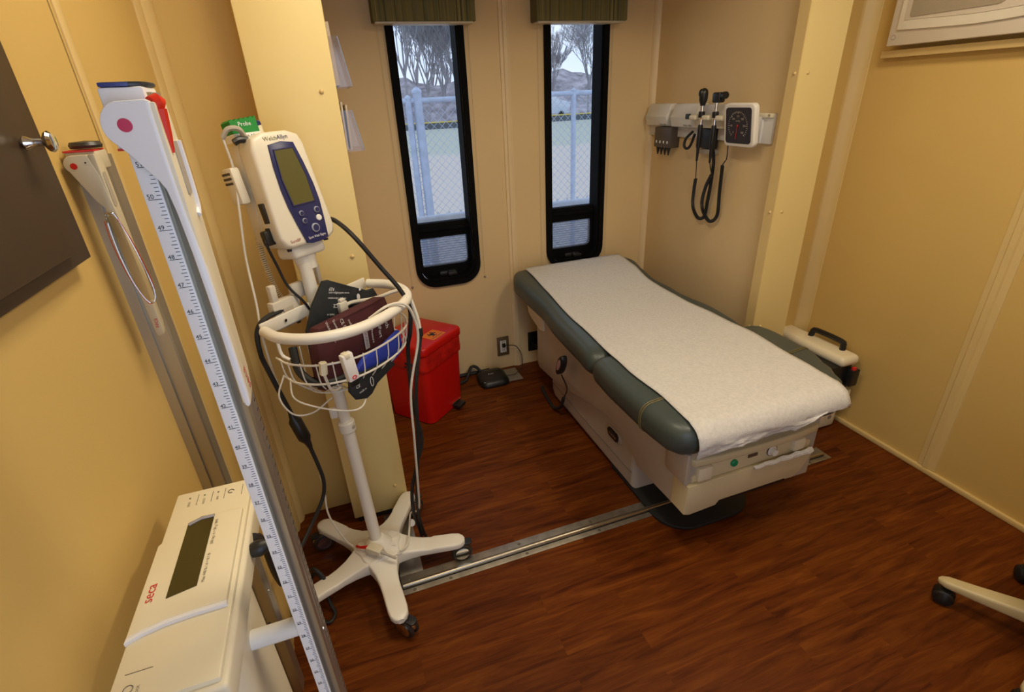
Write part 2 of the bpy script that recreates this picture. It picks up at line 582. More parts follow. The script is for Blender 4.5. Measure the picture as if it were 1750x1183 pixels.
# striped valances with shade cords
VAL = stripe_mat('olive_stripe_fabric', [srgb(62, 62, 38), srgb(96, 94, 56), srgb(118, 108, 62), srgb(82, 88, 66), srgb(136, 124, 78)], 95)
for x0, x1, w, lab in ((.288, .712, W1, 'olive striped fabric valance above the window nearer the vital signs stand'), (.99, 1.437, W2, 'olive striped fabric valance above the window over the exam table')):
    v = thing('window_valance', lab, 'valance', ((x0 + x1) / 2, 2.48, 1.72), 'striped window valances')
    pts = []
    n = 48
    for i in range(n + 1):
        x = x0 + (x1 - x0) * i / n
        pts.append((x, 2.42 - .0035 * math.sin(i * 1.31)))
    MB().prism([(x0, 2.498)] + pts + [(x1, 2.498)], 'z', 1.716, 1.945).obj('fabric_cover', VAL, v, angle=60)
    MB().box((x0 + .008, 2.43, 1.708), (x1 - .008, 2.497, 1.7165), .002).obj('shade_rail', BEIGE, v)
    for xc in (w[0] - .030, w[1] + .022):
        q = MB().cyl((xc, 2.494, .575), (xc, 2.494, 1.71), .0009, 5).obj('shade_cord', BEIGE, v)
        MB().lathe([(.006, 0), (.006, .003), (.003, .006), (.003, .012), (0, .013)], (xc, 2.5, .570), (0, -1, 0), 10).obj('cord_hook', STEEL, q)

# metal slide-out seal on the floor
t4 = thing('trim_4', 'grey metal floor strip with a polished rod crossing below the exam table', 'floor strip', (.9, 1.2, 0), kind='structure')
MB().box((-.035, 1.178, 0), (1.78, 1.254, .003), .001).obj('strip_plate', STEEL, t4)
MB().box((-.035, 1.25, 0), (.062, 1.556, .0028), .001).obj('return_plate', STEEL, t4)
MB().tube([(-.012, 1.207, .010), (1.76, 1.207, .010)], .0085, 12, smooth=0).obj('polished_rod', BRIGHT, t4)
MB().box((-.014, 1.198, .003), (1.76, 1.2025, .0045)).obj('rod_groove', RUBBER, t4)
MB().box((-.020, 1.20, .003), (-.015, 1.34, .008)).obj('edge_seal', RUBBER, t4)
for x in (.01, .13, .40, .68, .98, 1.30, 1.66, 1.74):
    MB().lathe([(.006, 0), (.005, .0012), (0, .0015)], (x, 1.236, .003), (0, 0, 1), 10).obj('screw', mat('dull_screw', (.22, .2, .16), .5, .8), t4)
    MB().lathe([(.006, 0), (.005, .0012), (0, .0015)], (x + .012, 1.188, .003), (0, 0, 1), 10).obj('screw', MATS['dull_screw'], t4)

# ceiling fixtures that carry the two warm lamps
for x, y, lab in ((1.28, .62, 'flat ceiling light fixture nearer the right wall'), (.28, .92, 'flat ceiling light fixture nearer the left wall')):
    f = thing('ceiling_light', lab, 'ceiling light', (x, y, ZC), 'ceiling light fixtures')
    MB().box((x - .18, y - .34, 2.20), (x + .18, y + .34, ZC), .006).obj('housing', WHITE, f)
    MB().box((x - .16, y - .32, 2.195), (x + .16, y + .32, 2.20)).obj('diffuser', mat('lit_diffuser', (1, .83, .58), .5, emit=2.0), f)

# ------------------------------------------------------------------ outdoors seen through the windows
ZG = -.95
gm = bpy.data.materials.new('ball_field_ground')
gm.use_nodes = True
n_, l_ = gm.node_tree.nodes, gm.node_tree.links
tc = n_.new('ShaderNodeTexCoord')
sx = n_.new('ShaderNodeSeparateXYZ')
no = n_.new('ShaderNodeTexNoise')
no.inputs['Scale'].default_value = .5
no.inputs['Detail'].default_value = 6
l_.new(tc.outputs['Object'], no.inputs['Vector'])
l_.new(tc.outputs['Object'], sx.inputs[0])
ma = n_.new('ShaderNodeMath')
ma.operation = 'MULTIPLY_ADD'
ma.inputs[1].default_value = 3.0
l_.new(no.outputs['Fac'], ma.inputs[0])
l_.new(sx.outputs['Y'], ma.inputs[2])
mr = n_.new('ShaderNodeMapRange')
mr.inputs['From Min'].default_value = 26.5
mr.inputs['From Max'].default_value = 28
l_.new(ma.outputs[0], mr.inputs['Value'])
mx = n_.new('ShaderNodeMixRGB')
mx.inputs[1].default_value = (.56, .50, .44, 1)
mx.inputs[2].default_value = (.44, .465, .385, 1)
l_.new(mr.outputs[0], mx.inputs['Fac'])
l_.new(mx.outputs[0], n_['Principled BSDF'].inputs['Base Color'])
n_['Principled BSDF'].inputs['Roughness'].default_value = .95
MB().box((-60, 2.7, ZG - .2), (140, 160, ZG)).obj('ground', gm, label='sandy infield and pale grass of the ball field outside', cat='ground', kind='structure')
GALV = mat('galvanised_steel', (.40, .47, .60), .55, .1, var=.12, vscale=14)
TWIG = mat('hazed_bark', (.34, .33, .36), .9, var=.2, vscale=3)  # bark colour lightened to stand in for distance haze
TWIG2 = mat('pale_hazed_bark', (.42, .40, .42), .9, var=.2, vscale=3)  # paler bark, haze lightening put into the colour as well
def chain(mb, x0, x1, z0, z1, y, pitch, r, nseg=3):
    for s in (1, -1):
        c = (x0 - (z1 - z0)) if s == 1 else x0
        while c < x1 + (z1 - z0):
            # line x = c + s*(z-z0)
            za, zb = z0, z1
            xa, xb = c, c + s * (z1 - z0)
            lo, hi = (xa, xb) if xa < xb else (xb, xa)
            if hi > x0 and lo < x1:
                def clip(xv):
                    return z0 + (xv - c) * s
                if s == 1:
                    za = max(z0, clip(x0)); zb = min(z1, clip(x1))
                else:
                    za = max(z0, clip(x1)); zb = min(z1, clip(x0))
                if zb - za > .01:
                    mb.tube([(c + s * (za - z0), y, za), (c + s * (zb - z0), y, zb)], r, nseg, smooth=0, caps=False)
            c += pitch
    return mb
fn = thing('chain_link_fence', 'tall galvanised chain-link fence standing across the ball field', 'fence', (2, 5, ZG))
for x, r, z in ((.885, .040, 1.53), (.80, .028, 1.47), (2.415, .024, 1.47), (3.9, .024, 1.47), (-.6, .024, 1.47)):
    MB().lathe([(r, 0), (r, z - ZG - r), (r * 1.12, z - ZG - r), (r * 1.1, z - ZG - r * .5), (r * .6, z - ZG), (0, z - ZG + .01)], (x, 5, ZG), (0, 0, 1), 14).obj('fence_post', GALV, fn)
MB().tube([(-.6, 5, 1.43), (3.9, 5, 1.43)], .021, 10, smooth=0).obj('top_rail', GALV, fn)
chain(MB(), -.5, 3.9, ZG, 1.42, 5.02, .075, .0022).obj('wire_mesh', GALV, fn, kind='stuff')
ramp = thing('railing_fence', 'low chain-link railing with a round top rail just outside the windows', 'railing', (1, 3.2, ZG))
MB().tube([(-.6, 3.2, .758), (2.8, 3.2, .758)], .022, 12, smooth=0).obj('top_rail', GALV, ramp)
for x in (.565, 1.69, 2.4, -.4):
    MB().cyl((x, 3.2, ZG), (x, 3.2, .75), .018, 10).obj('railing_post', GALV, ramp)
mm = chain(MB(), -.5, 2.7, ZG, .79, 3.225, .075, .002)
mm.obj('wire_mesh', GALV, ramp, kind='stuff')
# outfield fence with yellow cap
of = thing('outfield_fence', 'distant dark outfield fence with a yellow cap line', 'fence', (20, 51, ZG))
MB().box((-20, 51, ZG), (70, 51.1, -.42)).obj('fence_panel', mat('dark_green_panel', (.10, .12, .14), .8), of)
MB().tube([(-20, 51, -.38), (70, 51, -.38)], .06, 8, smooth=0).obj('yellow_cap', mat('yellow_cap', (.62, .50, .10), .6), of)
# wooded bank
bank = MB()
P = []
for i in range(61):
    x = -15 + i * 1.4
    row = []
    for j in range(7):
        y = 62 + j * 3
        h = [0, 1.9, 3.4, 4.2, 4.5, 4.4, 4.2][j]
        h *= 1.05 + .45 * noise.noise((x * .16, y * .1, 3)) + .25 * noise.noise((x * .9, y * .5, 7))
        row.append((x, y, ZG + max(0, h)))
    P.append(row)
bank.grid(P)
bank.obj('wooded_bank', mat('winter_brush', (.34, .32, .35), .95, var=.45, vscale=.9), angle=20, label='grey brown winter brush on the bank beyond the ball field', cat='brush', kind='stuff')
def tree(x, y, h, seed, m, label, lean=0, depth=7, spread=.5):
    rng = random.Random(seed)
    base = Vector((x, y, ZG))
    data = {'trunk': ([], []), 'branches': ([], [])}
    def limb(key, p, q, ra, rb, n):
        V, F = data[key]
        d = (q - p).normalized()
        u = d.orthogonal().normalized()
        w = d.cross(u)
        k = len(V)
        for c, r in ((p, ra), (q, rb)):
            for j in range(n):
                a = 6.2832 * j / n
                V.append(c + (u * math.cos(a) + w * math.sin(a)) * r - base)
        for j in range(n):
            F.append((k + j, k + (j + 1) % n, k + n + (j + 1) % n, k + n + j))
    def grow(p, d, ln, r, k):
        q = p + d * ln
        limb('trunk' if k >= depth - 1 else 'branches', p, q, r, r * .72, 6 if k >= depth - 1 else 3)
        if k == 0:
            return
        for i in range(3 if k < depth else 5):
            a = rng.uniform(0, 6.283)
            s = spread * rng.uniform(.5, 1.3)
            e = (d + Vector((math.cos(a) * s, math.sin(a) * s, rng.uniform(-.05, .25)))).normalized()
            grow(p.lerp(q, rng.uniform(.45, 1.0)), e, ln * rng.uniform(.60, .84), max(r * .60, .009), k - 1)
    grow(base, Vector((lean, 0, 1)).normalized(), h * .30, h * .010, depth)
    o = thing('bare_tree', label, 'tree', base, 'bare trees beyond the ball field')
    for key, (V, F) in data.items():
        me = bpy.data.meshes.new(key)
        me.from_pydata(V, [], F)
        me.materials.append(m)
        ob = bpy.data.objects.new(key, me)
        COL.objects.link(ob)
        ob.parent = o
def px(xr, y):       # x for a sight line of given slope
    return xr * y
TL = [
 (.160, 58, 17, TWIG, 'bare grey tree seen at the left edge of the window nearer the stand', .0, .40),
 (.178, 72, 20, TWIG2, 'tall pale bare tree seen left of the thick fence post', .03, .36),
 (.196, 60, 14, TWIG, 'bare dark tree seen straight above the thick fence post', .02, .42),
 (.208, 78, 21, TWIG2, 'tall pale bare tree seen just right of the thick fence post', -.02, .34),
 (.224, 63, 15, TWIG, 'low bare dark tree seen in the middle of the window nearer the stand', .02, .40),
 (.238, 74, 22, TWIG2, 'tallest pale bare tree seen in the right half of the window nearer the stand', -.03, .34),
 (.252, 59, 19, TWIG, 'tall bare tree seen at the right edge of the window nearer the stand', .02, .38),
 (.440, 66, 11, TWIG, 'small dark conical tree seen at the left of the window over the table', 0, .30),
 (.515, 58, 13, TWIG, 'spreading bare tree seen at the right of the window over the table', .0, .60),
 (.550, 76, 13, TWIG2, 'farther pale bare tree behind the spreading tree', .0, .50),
]
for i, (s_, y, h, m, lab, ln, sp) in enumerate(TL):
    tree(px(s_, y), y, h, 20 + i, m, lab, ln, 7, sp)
# pale vehicle parked beyond the fence, left in the right-hand window
vx, vy = 24.6, 58.5
vh = thing('parked_van', 'pale parked van beyond the outfield fence', 'van', (vx, vy, ZG))
MB().prism([(vx - 3, ZG + .5), (vx + 2.7, ZG + .5), (vx + 2.9, ZG + 1.6), (vx + 1.6, ZG + 1.9), (vx + .8, ZG + 2.75), (vx - 2.8, ZG + 2.8), (vx - 3, ZG + 2.4)], 'y', vy - .9, vy + .9, .08).obj('van_body', mat('pale_paint', (.62, .68, .78), .3), vh)
MB().box((vx - 2.6, vy - .93, ZG + 1.75), (vx + .5, vy - .88, ZG + 2.45), .02).obj('side_window', mat('dark_glass', (.05, .06, .08), .1), vh)
for q in (-1.9, 1.7):
    MB().cyl((vx + q, vy - .95, ZG + .38), (vx + q, vy - .7, ZG + .38), .38, 16).obj('wheel', RUBBER, vh)
# ------------------------------------------------------------------ examination table
def lerp_tab(tab, y):
    if y <= tab[0][0]: return tab[0][1]
    for (a, va), (b, vb) in zip(tab, tab[1:]):
        if y <= b:
            u = (y - a) / (b - a)
            u = u * u * (3 - 2 * u)
            return va + (vb - va) * u
    return tab[-1][1]
def ztop(y):
    return lerp_tab([(1.0, .550), (1.45, .548), (1.75, .553), (2.40, .602)], y)
LXL = [(.945, .835), (.975, .805), (1.03, .792), (1.11, .785), (1.33, .785), (1.45, .792), (1.64, .803), (1.85, .808), (2.0, .818), (2.2, .803), (2.33, .798), (2.40, .82), (2.44, .862)]
LXR = [(.945, 1.425), (.975, 1.452), (1.03, 1.49), (1.10, 1.525), (1.21, 1.565), (1.39, 1.575), (1.47, 1.56), (1.52, 1.512), (1.69, 1.52), (1.93, 1.49), (2.08, 1.47), (2.2, 1.485), (2.33, 1.508), (2.40, 1.495), (2.44, 1.455)]
UPH = mat('grey_green_vinyl', (.052, .068, .062), .42, var=.04, bump=.12, bscale=160, spec=.5)
PIPE = mat('olive_piping', (.16, .13, .05), .5)
TBODY = mat('beige_table_enamel', (.46, .40, .33), .42, var=.02)
TFRONT = mat('cream_table_enamel', (.62, .53, .33), .42, var=.02)
tbl = thing('examination_table', 'powered examination table with grey-green cushions below the windows', 'exam table', (1.15, 1.7, 0))
def cushion(y0, y1, th, name):
    st = []
    n = max(8, int((y1 - y0) / .035))
    for i in range(n + 1):
        st.append((y0 + (y1 - y0) * i / n, 0))
    st = [(y0, .046), (y0 + .006, .030), (y0 + .018, .014), (y0 + .036, .004)] + [(y, 0) for y, _ in st if y0 + .05 < y < y1 - .03] + [(y1 - .014, .005), (y1 - .004, .018), (y1, .034)]
    P = []
    for y, ins in st:
        xl, xr, zt = lerp_tab(LXL, y) + ins, lerp_tab(LXR, y) - ins, ztop(y) - ins
        P.append([(x, y, z) for x, z in rrect(xl, zt - th + ins * 2, xr, zt, min(.042, (th - ins * 2) * .48), 6)])
    m = MB()
    m.grid(P, True)
    m.bm.faces.new([m.bm.verts.new(p) for p in P[0]])
    m.bm.faces.new([m.bm.verts.new(p) for p in P[-1]])
    bmesh.ops.remove_doubles(m.bm, verts=m.bm.verts[:], dist=1e-5)
    bmesh.ops.recalc_face_normals(m.bm, faces=m.bm.faces[:])
    return m.obj(name, UPH, tbl, angle=60)
cushion(1.476, 2.44, .105, 'back_cushion')
sc_ = cushion(.945, 1.482, .108, 'seat_cushion')
for y, dx in ((1.125, 0), (1.133, 0)):
    pr = [(x + (.0) , y + .10 * max(0, (x - 1.155)) / .4 * 1.0, z) for x, z in rrect(lerp_tab(LXL, y) - .001, ztop(y) - .109, lerp_tab(LXR, y + .09) + .001, ztop(y) + .001, .042, 6)]
    MB().tube(pr, .0022, 6, closed=True, smooth=1).obj('seam_piping', PIPE, sc_)
# body under the cushions
MB().prism([(.985, .205), (1.24, .195), (1.30, .235), (1.45, .275), (1.62, .245), (1.80, .20), (1.98, .16), (2.18, .14), (2.20, .16), (2.20, .455), (.985, .455)], 'x', .867, 1.385, .006).obj('upper_body', TBODY, tbl, angle=25)
MB().prism([(1.315, .012), (2.06, .012), (2.10, .05), (2.12, .38), (1.34, .38), (1.315, .33)], 'x', .90, 1.40, .03, 4).obj('base_cover', TBODY, tbl, angle=40)
MB().box((.897, 1.32, .095), (.9005, 2.08, .098)).obj('base_seam', mat('seam_line', (.25, .21, .16), .6), tbl)
fp = MB()
fp.prism(rrect(.905, 1.065, 1.305, 1.50, .1, 8, (.12, .13, .03, .03)), 'z', 0, .014, .004).obj('floor_plate', RUBBER, tbl)
sl = MB().prism(rrect(1.405, .158, 1.512, .214, .02, 6, (.026, .026, .026, .026)), 'x', .894, .902, .002).obj('side_socket', GREYP, tbl)
MB().prism(rrect(1.418, .166, 1.50, .206, .018, 6), 'x', .890, .895).obj('socket_recess', BLACK, sl)
MB().box((.887, 1.43, .18), (.891, 1.49, .186), .001).obj('socket_bar', CHROME, sl)
# head-end bracket
MB().prism([(2.09, .385), (2.14, .375), (2.24, .395), (2.29, .415), (2.30, .45), (2.10, .45)], 'x', .855, .875, .006).obj('side_grip', CREAM, tbl)
# front panel with drawer
MB().box((.872, .984, .31), (1.38, 1.02, .455)).obj('front_recess', GREYP, tbl)
dr = MB().prism([(.864, .212), (.884, .204), (.985, .210), (.998, .226), (1.275, .228), (1.292, .222), (1.325, .240), (1.352, .285), (1.358, .323), (.866, .323)], 'y', .968, 1.04, .004).obj('drawer', TFRONT, tbl, angle=25)
MB().box((.999, .976, .208), (1.275, 1.03, .2275), .003).obj('drawer_grip', BLACK, dr)
cp = MB().prism([(.885, .326), (1.352, .326), (1.352, .355), (1.25, .388), (.965, .388), (.885, .345)], 'y', .978, 1.0, .003).obj('control_panel', TFRONT, tbl)
MB().lathe([(.0125, 0), (.0125, .006), (.0105, .008), (0, .0085)], (1.038, .978, .360), (0, -1, 0), 20).obj('green_button', mat('green_button', (.0, .25, .10), .35), cp)
MB().box((1.092, .975, .360), (1.130, .980, .373), .003).obj('switch', mat('dark_brown_switch', (.09, .06, .04), .4), cp)
k_ = MB().lathe([(.018, 0), (.018, .003), (.0125, .004), (.011, .017), (0, .018)], (1.188, .978, .362), (0, -1, 0), 20).obj('dial', WHITE, cp)
MB().ring([(1.188 + .02 * math.cos(a), .362 + .02 * math.sin(a)) for a in [i * .2618 for i in range(24)]], [(1.188 + .0165 * math.cos(a), .362 + .0165 * math.sin(a)) for a in [i * .2618 for i in range(24)]], 'y', .9755, .9775).obj('dial_ring', INK, cp)
MB().box((.898, .964, .333), (.950, .99, .384), .006).obj('clip', CREAM, tbl)
MB().box((1.270, .966, .338), (1.318, .99, .382), .006).obj('clip', CREAM, tbl)
lip = [(.874, .985), (.886, .970), (.98, .962), (1.12, .957), (1.27, .960), (1.362, .970), (1.378, .985), (1.378, 1.04), (.874, 1.04)]
MB().prism(lip, 'z', .390, .418, .008, 3).obj('foot_extension', TFRONT, tbl, angle=40)
MB().box((.858, .976, .325), (.872, 1.075, .44), .004).obj('corner_plate', TBODY, tbl)
# crumpled scrap of paper caught over the drawer
P = []
for i in range(15):
    x = 1.11 + .245 * i / 14
    row = []
    for j in range(4):
        row.append((x, .966 - .010 * math.sin(j) - .002 * math.sin(i * 1.7), .3285 + .004 * math.sin(i * 2.1 + j) * (i / 14) + (.006 - j * .006) * (.4 + .6 * i / 14) * 1.4))
    P.append(row)
q = MB(); q.grid(P)
PAPER = mat('white_crepe_paper', (.64, .625, .60), .8, var=.07, vscale=95, bump=.6, bscale=300)
q.obj('paper_scrap', PAPER, label='crumpled white paper scrap caught over the exam table drawer', cat='paper')
# paper sheet on the table
PL = [(.94, .853), (1.14, .865), (1.3, .858), (1.42, .863), (1.75, .875), (2.13, .884), (2.41, .892)]
PR_ = [(.94, 1.422), (1.0, 1.425), (1.16, 1.437), (1.41, 1.459), (1.57, 1.447), (1.81, 1.427), (2.05, 1.412), (2.25, 1.44), (2.41, 1.455)]
P = []
flat = [2.415 - i * .02 for i in range(72)]
flat[-1] = .990
for y in flat:
    P.append((y, None, 0))
NC = 34
rows = []
for y in flat:
    row = []
    for j in range(NC + 1):
        u = j / NC
        x = lerp_tab(PL, y) * (1 - u) + lerp_tab(PR_, y) * u
        c = .0016 * noise.noise((x * 14, y * 9, 1)) + .0010 * noise.noise((x * 40, y * 40, 5))
        row.append((x, y, ztop(min(y, 2.42)) + .0062 + c + (.004 if y > 2.40 else 0)))
    rows.append(row)
yl = flat[-1]
for k in range(1, 19):
    row = []
    for j in range(NC + 1):
        u = j / NC
        x = lerp_tab(PL, .94) * (1 - u) + lerp_tab(PR_, .94) * u
        zb = .456 + .042 * u + .006 * math.sin(u * 9) + (.012 * math.sin((u - .75) * 8) if u > .6 else 0)
        R_ = .060
        yc, zc = yl, ztop(.95) + .0062 - R_
        if k <= 9:
            a = k / 9 * math.pi / 2
            p = (x, yc - R_ * math.sin(a), zc + R_ * math.cos(a))
        else:
            v = (k - 9) / 9
            z = zc + (zb - zc) * v
            p = (x, yc - R_ + .006 * v * math.sin(u * 14 + 1) + .010 * v * max(0, u - .55) * math.sin(u * 30), z)
        c = .0042 * noise.noise((x * 22, k * .35, 2)) + .002 * noise.noise((x * 60, k * .8, 4))
        row.append((p[0], p[1] + c, p[2] + c))
    rows.append(row)
q = MB(); q.grid(rows)
po = q.obj('exam_table_paper', PAPER, angle=80, label='long white paper sheet covering the exam table cushions', cat='table paper', org=(1.15, 1.7, .55))
sm = po.modifiers.new('thickness', 'SOLIDIFY'); sm.thickness = .0008
# hand control hanging on the side, with its cord
hc = thing('hand_control', 'black oval hand control hanging on the exam table side', 'remote', (.83, 1.8, .36))
Mh = pose((.812, 1.775, .365), 90, 0, 0) @ Matrix.Rotation(rad(-28), 4, 'Y')
MB(Mh).prism([(x * .9, z) for x, z in [(.026 * math.cos(a), .062 * math.sin(a)) for a in [i * .2618 for i in range(24)]]], 'y', -.012, .016, .006).obj('body', BLACK, hc)
MB(Mh).prism([(.013 * math.cos(a), .004 + .034 * math.sin(a)) for a in [i * .349 for i in range(18)]], 'y', .0155, .018).obj('keypad', mat('pink_grey_keypad', (.35, .22, .2), .5), hc)
MB().tube([(.815, 1.785, .31), (.845, 1.80, .24), (.862, 1.83, .19), (.86, 1.86, .13)], .003, 6).obj('thin_cord', RUBBER, hc)
MB().tube([(.86, 1.86, .135), (.862, 1.90, .06), (.862, 1.98, .0095), (.866, 2.06, .0095), (.88, 2.17, .0095), (.89, 2.19, .0095)], .0085, 8).obj('heavy_cord', RUBBER, hc)

# ------------------------------------------------------------------ red step bin
bn = thing('waste_bin', 'red biohazard step-on waste bin in front of the back wall', 'waste bin', (.276, 2.262, 0))
Mb = pose((.276, 2.262, 0), 41)
def taper(mb, r0, z0, r1, z1, c0, c1):
    rows = []
    for t_, r, z, c in ((0, r0, z0, c0), (1, r1, z1, c1)):
        rows.append([(x, y, z) for x, y in rrect(-r, -r, r, r, c, 6)])
    return rows
BAG = mat('red_bag_film', (.50, .012, .008), .28, var=.25, vscale=30, bump=.4, bscale=60)
m = MB(Mb)
rows = [[(x, y, z) for x, y in rrect(-r, -r, r, r, .035, 6)] for r, z in ((.120, .0), (.132, .006), (.142, .30), (.144, .372))]
m.grid(rows, True)
m.bm.faces.new([m.bm.verts.new(Mb @ Vector(p)) for p in rows[0]])
bmesh.ops.remove_doubles(m.bm, verts=m.bm.verts[:], dist=1e-5)
m.obj('bin_body', RED, bn, angle=40)
rows = []
for i, z in enumerate((.300, .312, .33, .35, .372, .385)):
    pts = rrect(-.150, -.150, .150, .150, .04, 10)
    row = []
    for k, (x, y) in enumerate(pts):
        d = 1 + (.020 * noise.noise((x * 30, y * 30, i * .8)) if i < 5 else 0) - (.014 if i in (0,) else 0)
        row.append((x * d, y * d, z + .012 * noise.noise((x * 25, y * 25, 9)) * (1 if i < 3 else 0)))
    rows.append(row)
m = MB(Mb); m.grid(rows, True)
m.obj('bag_rim', BAG, bn, angle=50)
rr_ = random.Random(3)
m = MB(Mb)
for i in range(16):
    x = -.135 + rr_.uniform(0, .10)
    z = .296 + rr_.uniform(0, .035)
    m.box((-.1555, x, z), (-.1535, x + rr_.uniform(.006, .018), z + rr_.uniform(.004, .014)))
m.obj('bag_print', INK, bn, smooth=False, kind='stuff')
ld = MB(Mb).prism(rrect(-.152, -.152, .152, .152, .03, 6), 'z', .378, .425, .012, 3).obj('lid', RED, bn)
MB(Mb).box((-.045, -.130, .4245), (.050, -.048, .4262)).obj('warning_label', mat('orange_label', (.80, .20, .02), .5), ld)
m = MB(Mb)
for k in range(3):
    a0 = rad(90 + 120 * k)
    cx, cy = .002 + .0105 * math.cos(a0) - .0, -.083 + .0105 * math.sin(a0)
    arc = [(cx + .0125 * math.cos(a0 + rad(t)), cy + .0125 * math.sin(a0 + rad(t)), .4268) for t in range(35, 326, 24)]
    m.tube(arc, .0022, 5, smooth=0)
m.tube([(.002 + .010 * math.cos(t * .5236), -.083 + .010 * math.sin(t * .5236), .4268) for t in range(12)], .0014, 5, closed=True, smooth=0)
m.text('BIOHAZARD', .0105, face(Mb @ Vector((.002, -.118, .4272)), Mb.to_3x3() @ Vector((1, 0, 0)), Mb.to_3x3() @ Vector((0, 1, 0)))) if False else None
m.obj('biohazard_symbol', INK, ld)
MB().text('BIOHAZARD', .0125, face(Mb @ Vector((.002, -.117, .4272)), Mb.to_3x3() @ Vector((1, 0, 0)), Mb.to_3x3() @ Vector((0, 1, 0)))).obj('label_lettering', INK, ld, smooth=False)
pd = MB(Mb).box((.035, -.175, .012), (.095, -.125, .028), .005).obj('pedal', BLACK, bn)
MB(Mb).box((.028, -.140, .030), (.10, -.128, .037), .002).obj('pedal_bar', CHROME, bn)

# ------------------------------------------------------------------ black hub on the floor, outlets
hb = thing('foot_hub', 'black rounded floor hub between the red bin and the exam table', 'hub', (.665, 2.375, 0))
rows = []
for s, z in ((.95, 0), (1.0, .006), (1.0, .018), (.94, .030), (.80, .041), (.55, .047), (.2, .049)):
    rows.append([(.665 + x * s, 2.372 + y * s, z + (.006 * (y / .08) * min(1, z / .03))) for x, y in rrect(-.082, -.074, .082, .078, .04, 6)])
m = MB(); m.grid(rows, True)
m.bm.faces.new([m.bm.verts.new(p) for p in rows[-1]]); m.bm.faces.new([m.bm.verts.new(p) for p in rows[0]])
bmesh.ops.remove_doubles(m.bm, verts=m.bm.verts[:], dist=1e-5)
m.obj('body', BLACK, hb, angle=50)
m = MB()
for dx, dy in ((0, 0), (.012, .004), (-.014, .002), (.004, -.012), (-.008, -.010), (.014, -.010)):
    m.ball((.652 + dx, 2.385 + dy, .0492), (.004, .004, .0012), 8)
m.obj('indicator_dots', mat('grey_dots', (.45, .45, .45), .4), hb, kind='stuff')
m = MB(); m.box((.60, 2.318, .031), (.62, 2.323, .034)).box((.665, 2.315, .031), (.69, 2.320, .034)).box((.715, 2.335, .031), (.722, 2.341, .034))
m.obj('label_marks', mat('dull_silver_print', (.4, .4, .38), .5), hb, kind='stuff')
MB().tube([(.625, 2.447, .022), (.60, 2.468, .055), (.57, 2.465, .065), (.545, 2.45, .03), (.52, 2.42, .012), (.47, 2.40, .0125), (.43, 2.42, .0125)], .0085, 8).obj('heavy_cable', RUBBER, hb)
MB().tube([(.745, 2.37, .018), (.80, 2.37, .02), (.85, 2.40, .05), (.862, 2.44, .10), (.84, 2.47, .14), (.80, 2.475, .150), (.782, 2.480, .150)], .0024, 6).obj('thin_cable', RUBBER, hb)
MB().box((.70, 2.33, .0), (.83, 2.47, .003), .001).obj('floor_cover_plate', mat('dull_floor_plate', (.30, .27, .21), .5, .3), label='grey metal cover plate on the floor beneath the black hub', cat='plate', kind='structure')
MB().tube([(.43, 2.488, .0115), (.53, 2.488, .0115), (.62, 2.488, .0115), (.68, 2.489, .0115)], .010, 8).obj('wall_cable', RUBBER, label='thick black cable lying along the foot of the back wall', cat='cable')
ot = thing('wall_outlet', 'brown wall outlet with white socket and a plugged-in thin cable', 'outlet', (.773, 2.5, .14))
MB().box((.738, 2.493, .083), (.809, 2.5005, .200), .003).obj('cover_plate', mat('brown_plate', (.12, .075, .03), .4), ot)
MB().box((.755, 2.490, .104), (.792, 2.495, .178), .002).obj('socket_insert', mat('white_socket', (.72, .69, .62), .4), ot)
MB().box((.764, 2.478, .138), (.784, 2.492, .162), .004).obj('plug', BLACK, ot)
for z in (.115, .166):
    MB().box((.767, 2.4893, z), (.770, 2.4905, z + .009)).box((.777, 2.4893, z), (.780, 2.4905, z + .009)).obj('socket_slots', INK, ot)
o2 = thing('wall_outlet', 'black double wall outlet beside the exam table base', 'outlet', (.963, 2.5, .135))
MB().box((.927, 2.493, .076), (.995, 2.5005, .196), .003).obj('cover_plate', BLACK, o2)
for z in (.112, .160):
    MB().lathe([(.015, 0), (.014, .004), (0, .0045)], (.958, 2.493, z), (0, -1, 0), 16).obj('socket_insert', mat('dark_socket', (.03, .028, .026), .3), o2)
MB().box((.962, 2.462, .100), (.992, 2.492, .130), .004).obj('plug', BLACK, o2)
MB().tube([(.985, 2.465, .112), (1.02, 2.45, .10), (1.06, 2.40, .06), (1.08, 2.34, .01)], .005, 7).obj('plug_cord', RUBBER, o2)

# ------------------------------------------------------------------ white case leaning in the corner behind the table
cs = thing('portable_case', 'white portable case with black handle between the exam table and right wall', 'case', (1.87, 1.55, 0))
MB().box((1.76, 1.345, 0), (1.985, 1.74, .185), .02, 3).obj('lower_shell', CREAM, cs)
MB().box((1.868, 1.338, .18), (1.985, 1.71, .330), .008).obj('dark_middle', BLACK, cs)
MB().box((1.905, 1.325, .322), (2.008, 1.745, .370), .022, 4).obj('lid', mat('glossy_cream_lid', (.80, .72, .52), .3, var=.02), cs)
MB().tube([(1.975, 1.395, .360), (1.980, 1.398, .388), (1.982, 1.415, .402), (1.982, 1.54, .402), (1.980, 1.557, .388), (1.975, 1.56, .360)], .0125, 8, smooth=3).obj('handle', BLACK, cs)
MB().box((1.955, 1.308, .230), (2.0, 1.345, .310), .006).obj('latch', BLACK, cs)
MB().box((1.962, 1.312, .306), (1.980, 1.325, .322), .002).obj('latch_tab', REDTXT, cs)
MB().box((1.93, 1.322, .160), (2.0, 1.36, .205), .006).obj('front_ledge', CREAM, cs)
MB().lathe([(.011, 0), (.011, .001), (0, .0012)], (1.94, 1.3455, .06), (0, -1, 0), 16).obj('badge', mat('grey_badge', (.25, .2, .16), .4), cs)

